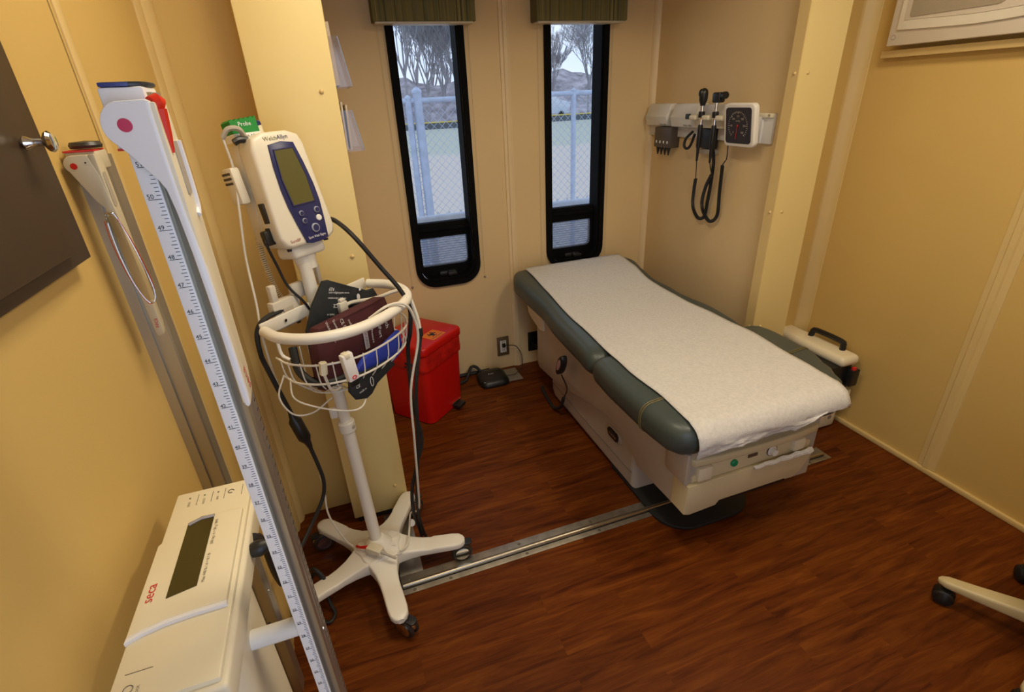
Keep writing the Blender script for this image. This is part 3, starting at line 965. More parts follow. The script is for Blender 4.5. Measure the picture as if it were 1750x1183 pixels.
# ------------------------------------------------------------------ wall diagnostic set
dg = thing('diagnostic_rail', 'grey wall diagnostic set with two black handles right of the windows', 'diagnostic set', (1.657, 2.05, 1.25))
RAILG = mat('pale_grey_rail', (.62, .60, .57), .45, var=.02)
MB().box((1.640, 1.656, 1.212), (1.6575, 2.495, 1.322), .004).obj('rail_plate', RAILG, dg)
MB().box((1.634, 1.656, 1.306), (1.645, 2.49, 1.322), .002).obj('rail_edge', CREAM, dg)
MB().box((1.628, 1.70, 1.212), (1.642, 1.86, 1.300), .005).obj('rail_insert', RAILG, dg)
MB().lathe([(.006, 0), (.005, .003), (0, .004)], (1.634, 1.675, 1.314), (-1, 0, 0), 12).obj('rail_screw', CHROME, dg)
def module(y0, y1, dep, nm):
    o = MB().prism([(1.658, 1.254), (1.657 - dep, 1.262), (1.657 - dep - .012, 1.302), (1.657 - dep, 1.32), (1.657 - dep + .012, 1.357), (1.658, 1.36)], 'y', y0, y1, .004).obj(nm, mat('off_white_module', (.70, .68, .63), .4, var=.02), dg, angle=25)
    return o
module(2.29, 2.47, .045, 'specula_module')
md = module(2.06, 2.245, .055, 'transformer_module')
MB().box((1.586, 2.095, 1.296), (1.596, 2.122, 1.318), .002).obj('power_switch', mat('dark_green_switch', (.01, .03, .02), .3), md)
MB().text('Welch Allyn', .013, face((1.5975, 2.115, 1.268), (0, -1, 0), (.15, 0, 1))).obj('module_lettering', INK, md, smooth=False)
MB().text('Welch Allyn', .011, face((1.6075, 2.32, 1.267), (0, -1, 0), (.15, 0, 1))).obj('module_lettering', INK, dg, smooth=False)
MB().box((1.612, 1.90, 1.305), (1.658, 2.06, 1.355), .005).obj('cradle_back', RAILG, dg)
MB().box((1.595, 1.88, 1.262), (1.658, 2.06, 1.30), .006).obj('cradle_shelf', CREAM, dg)
for y in (2.035, 1.95, 1.865):
    MB().box((1.555, y - .024, 1.295), (1.62, y + .024, 1.316), .008, 3).obj('cradle_prong', CREAM, dg)
# two instrument handles, ophthalmoscope and otoscope
HAND = mat('black_handle', (.008, .008, .009), .35)
def helix(mb, path, rc, rw, pitch, n=7):
    P = [Vector(p) for p in path]
    Q = []
    for i in range(len(P) - 1):
        p0 = P[i - 1] if i else P[i] * 2 - P[i + 1]
        p3 = P[i + 2] if i + 2 < len(P) else P[i + 1] * 2 - P[i]
        for s in range(30):
            u = s / 30
            p1, p2 = P[i], P[i + 1]
            Q.append(.5 * ((2 * p1) + (p2 - p0) * u + (2 * p0 - 5 * p1 + 4 * p2 - p3) * u * u + (3 * p1 - p0 - 3 * p2 + p3) * u ** 3))
    Q.append(P[-1])
    L = [0]
    for a, b in zip(Q, Q[1:]):
        L.append(L[-1] + (b - a).length)
    out = []
    tot = L[-1]
    steps = int(tot / pitch * n)
    k = 0
    for s in range(steps):
        d = tot * s / steps
        while k < len(L) - 2 and L[k + 1] < d:
            k += 1
        u = (d - L[k]) / max(1e-9, L[k + 1] - L[k])
        p = Q[k].lerp(Q[k + 1], u)
        t = (Q[min(k + 2, len(Q) - 1)] - Q[max(k - 1, 0)]).normalized()
        e = Vector((1, 0, 0)) - t * t.x
        e.normalize()
        f = t.cross(e)
        a = 2 * math.pi * s / n
        out.append(p + e * rc * math.cos(a) + f * rc * math.sin(a))
    return mb.tube(out, rw, 4, smooth=0)
h1 = thing('ophthalmoscope', 'black ophthalmoscope with rounded head, left of the two handles on the wall rail', 'instrument', (1.567, 1.985, 1.2), 'instruments on the wall rail')
MB().lathe([(.0, -.115), (.005, -.11), (.007, -.06), (.0105, -.05), (.0105, .03), (.0095, .036), (.0085, .038)], (1.567, 1.985, 1.24)).obj('grip', HAND, h1)
MB().lathe([(.0085, .036), (.0085, .113)], (1.567, 1.985, 1.24)).obj('chrome_neck', CHROME, h1)
MB().lathe([(.0125, .066), (.0135, .07), (.0135, .084), (.0125, .09)], (1.567, 1.985, 1.24)).obj('collar', HAND, h1)
MB().lathe([(.0095, .112), (.012, .118), (.0175, .135), (.018, .160), (.015, .172), (.008, .178), (0, .18)], (1.567, 1.985, 1.24), n=18).ball((1.556, 1.985, 1.40), (.014, .012, .018), 12).obj('head', HAND, h1)
MB().tube([(1.567, 1.985, 1.135), (1.59, 2.01, 1.09), (1.60, 2.022, 1.075), (1.60, 2.02, 1.045)], .0022, 6).obj('thin_lead', RUBBER, h1)
helix(MB(), [(1.60, 2.02, 1.045), (1.617, 2.045, .98), (1.625, 2.05, .915), (1.628, 2.01, .868), (1.628, 1.965, .880), (1.62, 1.945, .95), (1.61, 1.925, 1.05), (1.60, 1.915, 1.14), (1.615, 1.955, 1.195)], .0062, .0024, .0052).obj('coiled_cord', RUBBER, h1)
h2 = thing('otoscope', 'black otoscope with square head, right of the two handles on the wall rail', 'instrument', (1.567, 1.90, 1.2), 'instruments on the wall rail')
MB().lathe([(.0, -.115), (.005, -.11), (.007, -.06), (.0105, -.05), (.0105, .03), (.0095, .036), (.0085, .038)], (1.567, 1.898, 1.24)).obj('grip', HAND, h2)
MB().lathe([(.0085, .036), (.0085, .125)], (1.567, 1.898, 1.24)).obj('chrome_neck', CHROME, h2)
MB().lathe([(.0125, .066), (.0135, .07), (.0135, .084), (.0125, .09)], (1.567, 1.898, 1.24)).obj('collar', HAND, h2)
MB().box((1.550, 1.868, 1.363), (1.584, 1.912, 1.402), .007, 3).lathe([(.013, 0), (.015, .012), (.013, .024)], (1.567, 1.868, 1.388), (-.1, -1, .1), 14).obj('head', HAND, h2)
MB().tube([(1.567, 1.898, 1.135), (1.582, 1.905, 1.10), (1.585, 1.90, 1.085), (1.59, 1.905, 1.075)], .0022, 6).obj('thin_lead', RUBBER, h2)
helix(MB(), [(1.59, 1.905, 1.075), (1.607, 1.952, 1.02), (1.622, 1.985, .95), (1.628, 1.978, .905), (1.628, 1.925, .866), (1.628, 1.880, .90), (1.618, 1.872, 1.0), (1.606, 1.862, 1.12)], .0062, .0024, .0052).obj('coiled_cord', RUBBER, h2)
MB().tube([(1.606, 1.862, 1.12), (1.60, 1.845, 1.135), (1.60, 1.835, 1.15), (1.60, 1.838, 1.20)], .0022, 6).obj('upper_lead', RUBBER, h2)
hk = thing('cuff_holder', 'dark hanging cuff holder below the two instrument handles', 'holder', (1.64, 2.0, 1.2))
MB().box((1.622, 1.955, 1.175), (1.650, 2.055, 1.262), .008).obj('holder_box', BLACK, hk)
MB().tube([(1.60, 2.075, 1.245), (1.59, 2.105, 1.215), (1.588, 2.112, 1.185), (1.592, 2.098, 1.172), (1.598, 2.08, 1.185), (1.605, 2.065, 1.235)], .0062, 7).obj('cord_loop', RUBBER, hk)
MB().box((1.630, 1.955, 1.150), (1.6575, 2.055, 1.172), .003).obj('lower_bracket', GREYP, hk)
sp = thing('specula_dispenser', 'dark grey specula dispenser with four tips hanging below the wall rail', 'dispenser', (1.63, 2.31, 1.2))
MB().box((1.600, 2.24, 1.162), (1.655, 2.375, 1.256), .005).obj('dispenser_body', mat('dark_taupe_plastic', (.085, .065, .05), .4), sp)
for i in range(4):
    y = 2.262 + i * .030
    MB().lathe([(.003, 0), (.005, .012), (.009, .03), (.009, .034)], (1.612, y, 1.128)).obj('speculum_tip', BLACK, sp)
    MB().box((1.598, y - .004, 1.182), (1.6005, y + .004, 1.194), .001).obj('arrow_mark', WINK, sp)
an = thing('aneroid_gauge', 'square black-faced blood pressure gauge on the wall rail', 'gauge', (1.60, 1.75, 1.28))
Ma = pose((1.560, 1.748, 1.281), -90, 8)
MB(Ma).prism(rrect(-.084, -.080, .084, .080, .02, 6), 'y', 0, .024, .006, 3).obj('gauge_case', mat('white_gauge_case', (.80, .77, .70), .35), an)
MB(Ma).prism(rrect(-.068, -.066, .068, .066, .012, 6), 'y', -.003, .002).obj('dial_face', mat('navy_dial', (.012, .016, .035), .18), an)
m = MB(Ma)
for i in range(31):
    a = rad(225 - 270 * i / 30)
    r0 = .048 if i % 5 else .044
    m.tube([(r0 * math.cos(a), -.0038, r0 * math.sin(a)), (.053 * math.cos(a), -.0038, .053 * math.sin(a))], .0009, 4, smooth=0)
m.obj('dial_ticks', mat('pale_dial_print', (.45, .42, .36), .6), an)
m = MB()
X3 = Ma.to_3x3()
for i in range(7):
    a = rad(225 - 270 * i / 6)
    m.text(str(i * 50 if i else 0), .0105, face(Ma @ Vector((.035 * math.cos(a), -.0042, .035 * math.sin(a))), X3 @ Vector((1, 0, 0)), X3 @ Vector((0, 0, 1))))
m.text('mmHg', .009, face(Ma @ Vector((0, -.0042, .018)), X3 @ Vector((1, 0, 0)), X3 @ Vector((0, 0, 1))))
m.obj('dial_numbers', MATS['pale_dial_print'], an, smooth=False)
MB(Ma).tube([(0, -.005, .006), (-.010, -.005, -.05)], .0009, 5, smooth=0).ball((0, -.005, 0), (.004, .002, .004), 10).obj('needle', RED, an)
MB().box((1.582, 1.71, 1.25), (1.642, 1.79, 1.31), .006).obj('mount_block', RAILG, an)

# ------------------------------------------------------------------ white appliance high on the right wall, with ledge
ap = thing('wall_appliance', 'white wall appliance with beige window high on the right wall', 'appliance', (2.0, 1.1, 1.52))
APW = mat('off_white_enamel', (.70, .62, .50), .35, var=.01)
MB().box((1.978, .55, 1.524), (2.0405, 1.537, 2.05), .004).obj('front_panel', APW, ap)
P = []
for i in range(25):
    u = i / 24
    P.append((1.507 - .92 * u, 1.571 - .012 * math.sin(min(1, u * 2.4) * 1.57) + .075 * max(0, u - .25) ** 1.3))
inner = [(y, z + .030 - .006 * i / 24) for i, (y, z) in enumerate(P)]
ring = MB()
out = P + [(.585, 2.03), (1.507, 2.03)]
MB().prism(out, 'x', 1.970, 1.980, .004).obj('curved_frame', mat('bright_enamel', (.80, .74, .60), .25), ap)
inn = [(1.486, 1.598)] + [(y, z) for y, z in inner[2:-1]] + [(.61, 2.02), (1.486, 2.02)]
MB().prism(inn, 'x', 1.968, 1.972, .001).obj('inner_panel', APW, ap)
MB().prism(rrect(1.178, 1.606, 1.466, 1.99, .02, 5, (.03, .006, .02, .02)), 'x', 1.965, 1.970).obj('window_pane', mat('taupe_window', (.36, .30, .21), .3), ap)
MB().ring([(1.515 + .0085 * math.cos(i * .349), 1.551 + .0085 * math.sin(i * .349)) for i in range(18)], [(1.515 + .006 * math.cos(i * .349), 1.551 + .006 * math.sin(i * .349)) for i in range(18)], 'x', 1.9765, 1.979).obj('round_emblem', GREYP, ap)
MB().box((2.008, .55, 1.488), (2.041, 1.572, 1.512), .003).obj('support_ledge', TRIMC, label='cream wooden ledge on the right wall under the white appliance', cat='ledge', kind='structure')

# ------------------------------------------------------------------ stool at the right edge
st = thing('wheeled_stool', 'wheeled stool with cream star base at the right edge', 'stool', (1.63, .335, 0))
SC = Vector((1.63, .335, 0))
STOOL = mat('cream_stool_base', (.56, .46, .25), .45)
MB().lathe([(.045, .075), (.05, .08), (.05, .125), (.03, .135), (.028, .26), (.022, .262), (.022, .43)], SC).obj('column', STOOL, st)
for k in range(5):
    a = rad(118 + 72 * k)
    d = Vector((math.cos(a), math.sin(a), 0))
    w = Vector((-d.y, d.x, 0))
    rows = []
    for s, hw, zt, zb in ((.02, .032, .125, .080), (.10, .026, .112, .072), (.20, .021, .096, .066), (.262, .018, .088, .064), (.277, .012, .085, .066), (.283, .004, .080, .070)):
        p = SC + d * s
        rows.append([tuple(p + w * x + Vector((0, 0, z))) for x, z in rrect(-hw, zb, hw, zt, min(.008, hw * .6), 3)])
    m = MB(); m.grid(rows, True)
    m.bm.faces.new([m.bm.verts.new(p) for p in rows[-1]])
    m.obj('leg', STOOL, st, angle=50)
    p = SC + d * .258
    c = MB().cyl(p + w * -.021 + Vector((0, 0, .026)), p + w * -.004 + Vector((0, 0, .026)), .026, 18, .004).cyl(p + w * .004 + Vector((0, 0, .026)), p + w * .021 + Vector((0, 0, .026)), .026, 18, .004).cyl(p + Vector((0, 0, .03)), p + Vector((0, 0, .072)), .008, 10).obj('caster', BLACK, st)
    MB().lathe([(.027, .02), (.026, .040), (.018, .052), (0, .056)], p, n=16).obj('caster_hood', BLACK, c)
MB().lathe([(0, .43), (.16, .43), (.175, .44), (.18, .47), (.17, .495), (.12, .505), (0, .507)], SC, n=36).obj('seat', BLACK, st)
# ------------------------------------------------------------------ rolling stand
SX, SY = -.063, 1.308
sd = thing('rolling_stand', 'white rolling pole stand with wire basket and five-legged base', 'stand', (SX, SY, 0))
C0 = Vector((SX, SY, 0))
hub = MB().lathe([(.0, .062), (.072, .062), (.078, .075), (.070, .100), (.045, .122), (.026, .150), (.021, .152), (.0, .152)], C0, n=32).obj('hub', STANDW, sd)
BRAKE = mat('black_brake_lever', (.012, .012, .014), .4)
WHEEL = mat('dark_brown_wheel', (.035, .025, .018), .45)
ANG = [-84, -12, 60, 132, 204]
for k, ad in enumerate(ANG):
    a = rad(ad)
    d = Vector((math.cos(a), math.sin(a), 0))
    w = Vector((-d.y, d.x, 0))
    rows = []
    for s, hw, zt, zb in ((.0, .066, .122, .066), (.045, .058, .119, .066), (.075, .043, .110, .066), (.105, .034, .102, .066), (.14, .0295, .0965, .067), (.168, .0290, .0935, .068), (.178, .0290, .097, .069), (.24, .0290, .097, .072), (.262, .026, .0965, .072), (.275, .018, .095, .073), (.281, .008, .092, .075)):
        p = C0 + d * s
        rows.append([tuple(p + w * x + Vector((0, 0, z))) for x, z in rrect(-hw, zb, hw, zt, min(.007, hw * .5), 3)])
    m = MB(); m.grid(rows, True)
    m.bm.faces.new([m.bm.verts.new(p) for p in rows[-1]])
    m.obj('leg', STANDW, sd, angle=30)
    p = C0 + d * .243
    sw = rad([35, 10, -35, 60, 20][k])
    t = Vector((math.cos(a + sw), math.sin(a + sw), 0))      # trailing direction of the wheel
    n2 = Vector((-t.y, t.x, 0))
    wc_ = p + t * .024 + Vector((0, 0, .036))
    cst = MB().cyl(p + Vector((0, 0, .055)), p + Vector((0, 0, .075)), .012, 12)
    cst.tube([p + Vector((0, 0, .060)) + t * -.012, p + Vector((0, 0, .066)) + t * .01, wc_ + t * .018 + Vector((0, 0, .018)), wc_ + t * .030 + Vector((0, 0, .004))], [.012, .015, .011, .006], 8, smooth=4)
    c_ = cst.obj('caster', CHROME, sd)
    MB().cyl(wc_ + n2 * -.016, wc_ + n2 * -.004, .036, 24, .004).cyl(wc_ + n2 * .004, wc_ + n2 * .016, .036, 24, .004).obj('wheel', WHEEL, c_)
    for s0, s1 in ((-.0185, -.0165), (.0165, .0185)):
        MB().prism([(.024 * math.cos(i * .2618), .024 * math.sin(i * .2618)) for i in range(24)], 'y', s0, s1, M=Matrix.Translation(wc_) @ Matrix.Rotation(math.atan2(t.y, t.x), 4, 'Z')).obj('wheel_disc', CHROME, c_)
    MB().prism([(x + .040, y) for x, y in rrect(-.018, -.014, .022, .014, .010, 4)], 'z', 0, .007, .002, M=Matrix.Translation(p + Vector((0, 0, .0655))) @ Matrix.Rotation(math.atan2(t.y, t.x), 4, 'Z')).obj('brake_lever', BRAKE, c_)
MB().tube([(-.030, 1.236, .1165), (-.022, 1.243, .1168), (-.026, 1.236, .1158), (-.014, 1.244, .1155), (-.006, 1.240, .1148), (.004, 1.245, .114)], .0005, 4).obj('pen_mark', INK, sd)
PT = Vector((-.092, 1.322, 1.10))
def pole(z):
    return C0.lerp(PT, z / 1.10) * 1.0 if False else Vector((SX + (PT.x - SX) * z / 1.10, SY + (PT.y - SY) * z / 1.10, z))
MB().tube([pole(.14), pole(.585)], .0185, 20, smooth=0).obj('lower_pole', STANDW, sd)
MB().tube([pole(.57), pole(1.075)], .0165, 20, smooth=0).obj('upper_pole', STANDW, sd)
cl = MB().tube([pole(.572), pole(.576), pole(.604), pole(.608)], [.021, .0245, .0245, .021], 20, smooth=0).obj('collar', STANDW, sd)
q_ = pole(.59)
MB().lathe([(.005, 0), (.005, .003), (0, .004)], (q_.x + .018, q_.y - .0165, .592), (.74, -.67, 0), 10).obj('collar_screw', GREYP, cl)
q_ = pole(.645)
MB().box((q_.x - .036, q_.y - .010, .625), (q_.x - .014, q_.y + .006, .66), .006).obj('cord_hook', STANDW, sd)
# basket frame: u along the flat back plate, v outwards
OB = Vector((-.082, 1.333, 0))
UB = Vector((.717, .697, 0))
VB = Vector((.697, -.717, 0))
def bk(u, v, z):
    return OB + UB * u + VB * v + Vector((0, 0, z))
MU = Matrix(((UB.x, VB.x, 0, OB.x), (UB.y, VB.y, 0, OB.y), (0, 0, 1, 0), (0, 0, 0, 1)))
pl_ = MB(MU).box((-.178, -.003, .944), (.178, .003, .976), .0015).obj('back_plate', STANDW, sd)
for u in (-.11, .11, -.03):
    MB().lathe([(.005, 0), (.004, .003), (0, .0035)], bk(u, .003, .960), VB, 10).obj('bolt', CHROME, pl_)
D = [(-.178, .012), (-.190, .075), (-.166, .150), (-.110, .200), (-.04, .220), (.05, .218), (.118, .196), (.168, .145), (.190, .075), (.178, .012)]
MB().tube([bk(u, v, .960) for u, v in D], .0130, 14, smooth=6).obj('handle_rail', STANDW, sd)
bs = MB().tube([bk(u * .95, v * .94 + .004, .888) for u, v in D], .0027, 7, smooth=6).obj('basket', STANDW, sd)
MB().tube([bk(u * .90, v * .88 + .006, .832) for u, v in D], .0027, 7, smooth=6).obj('hoop', STANDW, bs)
MB().tube([bk(u * .62, v * .55 + .02, .775) for u, v in D], .0022, 6, smooth=6).obj('hoop', STANDW, bs)
def dpt(s):
    k = s * (len(D) - 1)
    i = min(int(k), len(D) - 2)
    f = k - i
    return (D[i][0] * (1 - f) + D[i + 1][0] * f, D[i][1] * (1 - f) + D[i + 1][1] * f)
for i in range(17):
    u, v = dpt((i + .5) / 17)
    MB().tube([bk(u * .95, v * .94 + .004, .890), bk(u * .90, v * .88 + .006, .832), bk(u * .64, v * .57 + .02, .778), bk(u * .58, v * .40 + .02, .772)], .0017, 5, smooth=4).obj('wire', STANDW, bs)
for i in range(9):
    u = -.10 + .025 * i
    MB().tube([bk(u, .016, .886), bk(u, .016, .776), bk(u, .125 - abs(u) * .3, .772)], .0016, 5, smooth=0).obj('wire', STANDW, bs)
for s in (-1, 1):
    MB().tube([bk(s * .165, .03, .950), bk(s * .165, .032, .90), bk(s * .16, .05, .885)], .004, 7).obj('rail_strut', STANDW, bs)
MB().tube([bk(-.165, .04, .835), bk(-.19, .07, .80), bk(-.17, .12, .775), bk(-.12, .16, .745), bk(-.085, .175, .742), bk(-.05, .165, .765)], .0022, 6).obj('lower_loop', STANDW, bs)
MB().tube([bk(-.165, .02, .84), bk(-.20, .03, .80), bk(-.19, .05, .75), bk(-.15, .07, .735), bk(-.10, .09, .755)], .0022, 6).obj('lower_loop', STANDW, bs)
# probe bracket on the back plate
pb = MB(MU).box((-.125, -.030, .935), (-.045, -.008, 1.005), .004).box((-.118, -.028, 1.0), (-.100, -.012, 1.045), .004).box((-.058, -.028, .99), (-.018, -.012, 1.03), .004).obj('probe_bracket', mat('grey_white_plastic', (.60, .55, .46), .4), sd)
MB(MU).box((.030, -.026, 1.0), (.042, -.012, 1.055), .003).obj('bracket_prong', MATS['grey_white_plastic'], sd)
MB(MU).box((-.100, -.008, .955), (-.070, -.005, .985), .002).obj('bracket_window', GREYP, pb)

# ------------------------------------------------------------------ vital signs monitor on the stand
MM = pose((-.062, 1.297, 1.133), 36, -8.5, -2)
mo = thing('vital_signs_monitor', 'cream vital signs monitor with dark blue bezel atop the rolling stand', 'monitor', (-.09, 1.33, 1.10))
MCR = mat('ivory_monitor_case', (.76, .70, .56), .38, var=.015)
BLUE = mat('navy_bezel', (.022, .026, .105), .32, var=.04)
out = [(-.066, .002), (-.052, -.006), (.052, -.006), (.070, .004), (.076, .022), (.074, .06), (.064, .215), (.056, .236), (.030, .246), (-.030, .247), (-.057, .238), (-.066, .215), (-.074, .06), (-.075, .022)]
MB(MM).prism(out, 'y', 0, .062, .010, 3).obj('front_shell', MCR, mo, angle=40)
MB(MM).prism([(x * .97, z * .97 + .003) for x, z in out], 'y', .060, .118, .010, 3).obj('rear_shell', mat('ivory_rear_case', (.68, .62, .48), .42), mo, angle=40)
bz = [(-.028, .220), (.004, .224), (.034, .219), (.044, .175), (.052, .125), (.054, .085), (.051, .045), (.046, -.002), (.030, -.006), (.0, -.006), (-.014, -.002), (-.024, .045), (-.031, .085), (-.034, .125), (-.033, .175)]
bzo = MB(MM).prism(bz, 'y', -.0045, .004, .002).obj('bezel', BLUE, mo, angle=40)
MB(MM).prism([(-.020, .207), (.026, .207), (.037, .145), (.038, .087), (-.018, .087), (-.024, .145)], 'y', -.0058, -.004).obj('screen', mat('olive_lcd', (.105, .095, .028), .25, var=.03), bzo)
MB(MM).ring([(-.022, .209), (.028, .209), (.0395, .145), (.0405, .085), (-.0205, .085), (-.0265, .145)], [(-.020, .207), (.026, .207), (.037, .145), (.038, .087), (-.018, .087), (-.024, .145)], 'y', -.0068, -.004).obj('screen_rim', BLUE, bzo)
BT = mat('pale_blue_grey_key', (.30, .32, .38), .4)
for x, z, r, kk in ((-.006, .066, .0062, 0), (.036, .066, .0072, 0), (-.004, .048, .0062, 0), (.035, .047, .0072, 1), (.018, .027, .0105, 0)):
    bt = MB(MM).lathe([(r, 0), (r, .003), (r * .8, .0042), (0, .0044)], (x, -.0042, z), (0, -1, 0), 20).obj('button', WHITE if kk else BT, bzo)
    if not kk:
        MB(MM).lathe([(r * .74, 0), (r * .7, .001), (0, .0011)], (x, -.0084, z), (0, -1, 0), 18).obj('button_cap', BLUE, bt)
X3 = MM.to_3x3()
def mtext(s, size, x, z, m, name, par, y=-.006):
    MB().text(s, size, face(MM @ Vector((x, y, z)), X3 @ Vector((1, 0, 0)), X3 @ Vector((0, 0, 1)))).obj(name, m, par, smooth=False)
mtext('Spot Vital Signs', .0078, .015, .008, WINK, 'lettering', bzo)
mtext('Welch', .0125, -.017, .232, mat('olive_print', (.20, .22, .08), .6), 'lettering', mo, -.0008)
mtext('Allyn', .0135, .013, .2325, mat('blue_print', (.03, .035, .09), .6), 'lettering', mo, -.0008)
mtext('SureBP', .0095, -.040, .010, mat('maroon_print', (.30, .06, .04), .6), 'lettering', mo, -.0008)
for x in (-.045, .058):
    MB(MM).lathe([(.006, 0), (.006, .008), (0, .008)], (x, .03, -.013), (0, 0, 1), 12).obj('foot', RUBBER, mo)
MB(MM).box((-.077, .020, .060), (-.071, .040, .105), .002).obj('side_slot', mat('dark_slot', (.03, .025, .02), .6), mo)
MB(MM).box((-.077, .03, .012), (-.071, .048, .05), .002).obj('socket_panel', BLACK, mo)
ck = MB(MM).box((-.045, .018, -.035), (.045, .095, -.004), .010, 3).lathe([(.024, 0), (.026, .02), (.03, .035)], (0, .055, -.068), (0, 0, 1), 20).obj('mount_cradle', STANDW, mo)
# probe cover box and probe on top of the monitor
gb = thing('probe_cover_box', 'green and white torn box of probe covers on top of the monitor', 'box', MM @ Vector((-.03, .06, .245)))
jag = [(-.066, .262)]
for i in range(12):
    jag.append((-.066 + .062 * i / 11, .279 + (.004 if i % 2 else 0) + .004 * i / 11))
MB(MM).prism([(-.066, .248)] + jag + [(-.004, .262), (-.004, .248)], 'y', .050, .088, 0).obj('green_carton', mat('green_card', (.004, .22, .03), .6), gb, smooth=False)
MB(MM).box((-.0665, .0485, .238), (-.0035, .0895, .254)).obj('white_band', WHITE, gb)
MB().text('WelchAllyn', .0105, face(MM @ Vector((-.034, .0478, .246)), X3 @ Vector((1, 0, 0)), X3 @ Vector((0, 0, 1)))).obj('lettering', INK, gb, smooth=False)
MB().text('Probe', .0125, face(MM @ Vector((-.034, .0492, .272)), X3 @ Vector((1, 0, 0)), X3 @ Vector((0, 0, 1)))).obj('lettering', WINK, gb, smooth=False)
tp = thing('thermometer_probe', 'thermometer probe with dark cap and coiled cream cord beside the monitor', 'probe', MM @ Vector((.005, .07, .25)))
MB(MM).lathe([(.009, 0), (.009, .026), (.0085, .03), (.0, .03)], (.006, .068, .238), (0, 0, 1), 14).obj('probe_handle', CREAM, tp)
MB(MM).lathe([(.0095, 0), (.0095, .008), (.006, .011), (0, .011)], (.006, .068, .267), (-.2, 0, 1), 14).obj('probe_cap', BLUE, tp)
MB(MM).box((-.100, .055, .11), (-.078, .10, .19), .006).obj('probe_well', MCR, tp)
for z in (.175, .165, .155):
    MB(MM).box((-.1015, .062, z), (-.0995, .095, z + .005)).obj('well_slit', mat('dark_slit', (.06, .05, .04), .6), tp)
helix(MB(), [(-.152, 1.40, 1.235), (-.182, 1.385, 1.17), (-.186, 1.37, 1.10), (-.178, 1.36, 1.02), (-.160, 1.35, .975), (-.14, 1.345, .985)], .0058, .0022, .0052).obj('coiled_cord', mat('cream_cord', (.66, .56, .36), .5), tp)
MB(MM).tube([(-.045, .045, .246), (-.060, .035, .262), (-.080, .04, .264), (-.092, .05, .250)], .0055, 8).obj('grey_lead_end', GREYP, tp)
MB(MM).tube([(-.05, .03, .238), (-.068, .032, .240), (-.080, .035, .236)], .007, 8).obj('dark_plug', BLACK, tp)

# ------------------------------------------------------------------ cables and hoses
WCORD = mat('white_cord', (.72, .68, .58), .45)
MB().tube([MM @ Vector((-.092, .05, .250)), (-.190, 1.31, 1.30), (-.199, 1.30, 1.22), (-.213, 1.30, 1.11), (-.215, 1.28, 1.0), (-.219, 1.262, .93), (-.222, 1.29, .80), (-.208, 1.30, .67), (-.184, 1.30, .564), (-.179, 1.30, .413), (-.185, 1.30, .30), (-.160, 1.31, .18), (-.142, 1.322, .128)], .0028, 7).obj('sensor_cord', WCORD, label='thin white cord hanging from the monitor top to the stand base', cat='cord')
pc = thing('power_cord', 'black power cord from the monitor side with an inline adapter block', 'power cord', (-.19, 1.25, .6))
MB().tube([MM @ Vector((-.079, .04, .03)), MM @ Vector((-.092, .035, .018)), (-.150, 1.29, 1.085), (-.138, 1.295, 1.03), (-.112, 1.30, .985), (-.102, 1.31, .955)], .0034, 7).obj('upper_cord', RUBBER, pc)
MB(MM).box((-.092, .028, .012), (-.074, .05, .046), .004).obj('angled_plug', BLACK, pc)
MB().tube([(-.135, 1.31, .93), (-.150, 1.29, .973), (-.172, 1.262, .9805), (-.202, 1.232, .9765), (-.221, 1.222, .95), (-.226, 1.222, .90), (-.225, 1.235, .86), (-.204, 1.248, .72), (-.200, 1.25, .70)], .0062, 8).obj('looped_cord', RUBBER, pc)
dd = (Vector((-.181, 1.25, .60)) - Vector((-.201, 1.25, .70))).normalized()
MB().tube([(-.202, 1.25, .705), (-.200, 1.25, .690), (-.197, 1.25, .68), (-.186, 1.25, .625), (-.182, 1.25, .61), (-.178, 1.25, .59)], [.007, .010, .0175, .0175, .010, .007], 10, smooth=0).obj('adapter_block', BLACK, pc)
MB().tube([(-.180, 1.25, .60), (-.170, 1.25, .52), (-.168, 1.25, .46), (-.183, 1.24, .41), (-.225, 1.20, .36), (-.262, 1.12, .345), (-.262, .95, .44), (-.232, .80, .62), (-.205, .70, .80), (-.193, .63, .874)], .0055, 8).obj('lower_cord', RUBBER, pc)
hs = MB()
hs.tube([MM @ Vector((.074, .03, .028)), MM @ Vector((.092, .025, .030)), (.032, 1.29, 1.137), (.087, 1.285, 1.047), (.125, 1.275, .985), (.142, 1.268, .93), (.134, 1.275, .86), (.124, 1.30, .796), (.115, 1.30, .625), (.126, 1.30, .494), (.098, 1.30, .40), (.073, 1.31, .304), (.066, 1.325, .20), (.075, 1.37, .10), (.085, 1.40, .0085)], .0058, 8)
hs.obj('pressure_hose', RUBBER, label='black rubber hose curving from the monitor right side down past the basket', cat='hose')
wh = thing('cuff_hose', 'white cuff hose clipped to the black cuff, turning black below the basket', 'hose', (.08, 1.2, .9))
hx = [bk(.036, .060, .953), bk(.062, .062, .952), bk(.105, .10, .952), bk(.135, .155, .970), bk(.140, .182, .962), bk(.143, .20, .90), bk(.142, .205, .865)]
MB().tube(hx, .0052, 8).obj('white_section', WCORD, wh)
MB().tube([hx[-1], bk(.142, .206, .86), bk(.142, .206, .842)], [.0075, .0075, .0065], 10, smooth=0).obj('connector', BLACK, wh)
hx2 = bk(.142, .205, .845)
MB().tube([hx2, (.128, 1.262, .70), (.112, 1.27, .52), (.092, 1.29, .35), (.082, 1.335, .18), (.09, 1.37, .06), (.10, 1.38, .0085)], .0055, 8).obj('black_section', RUBBER, wh)
MB(MU).box((.010, .053, .938), (.038, .066, .966), .003).box((.016, .052, .966), (.034, .064, .974), .002).box((.016, .052, .930), (.034, .064, .938), .002).obj('hose_clip', WCORD, wh)
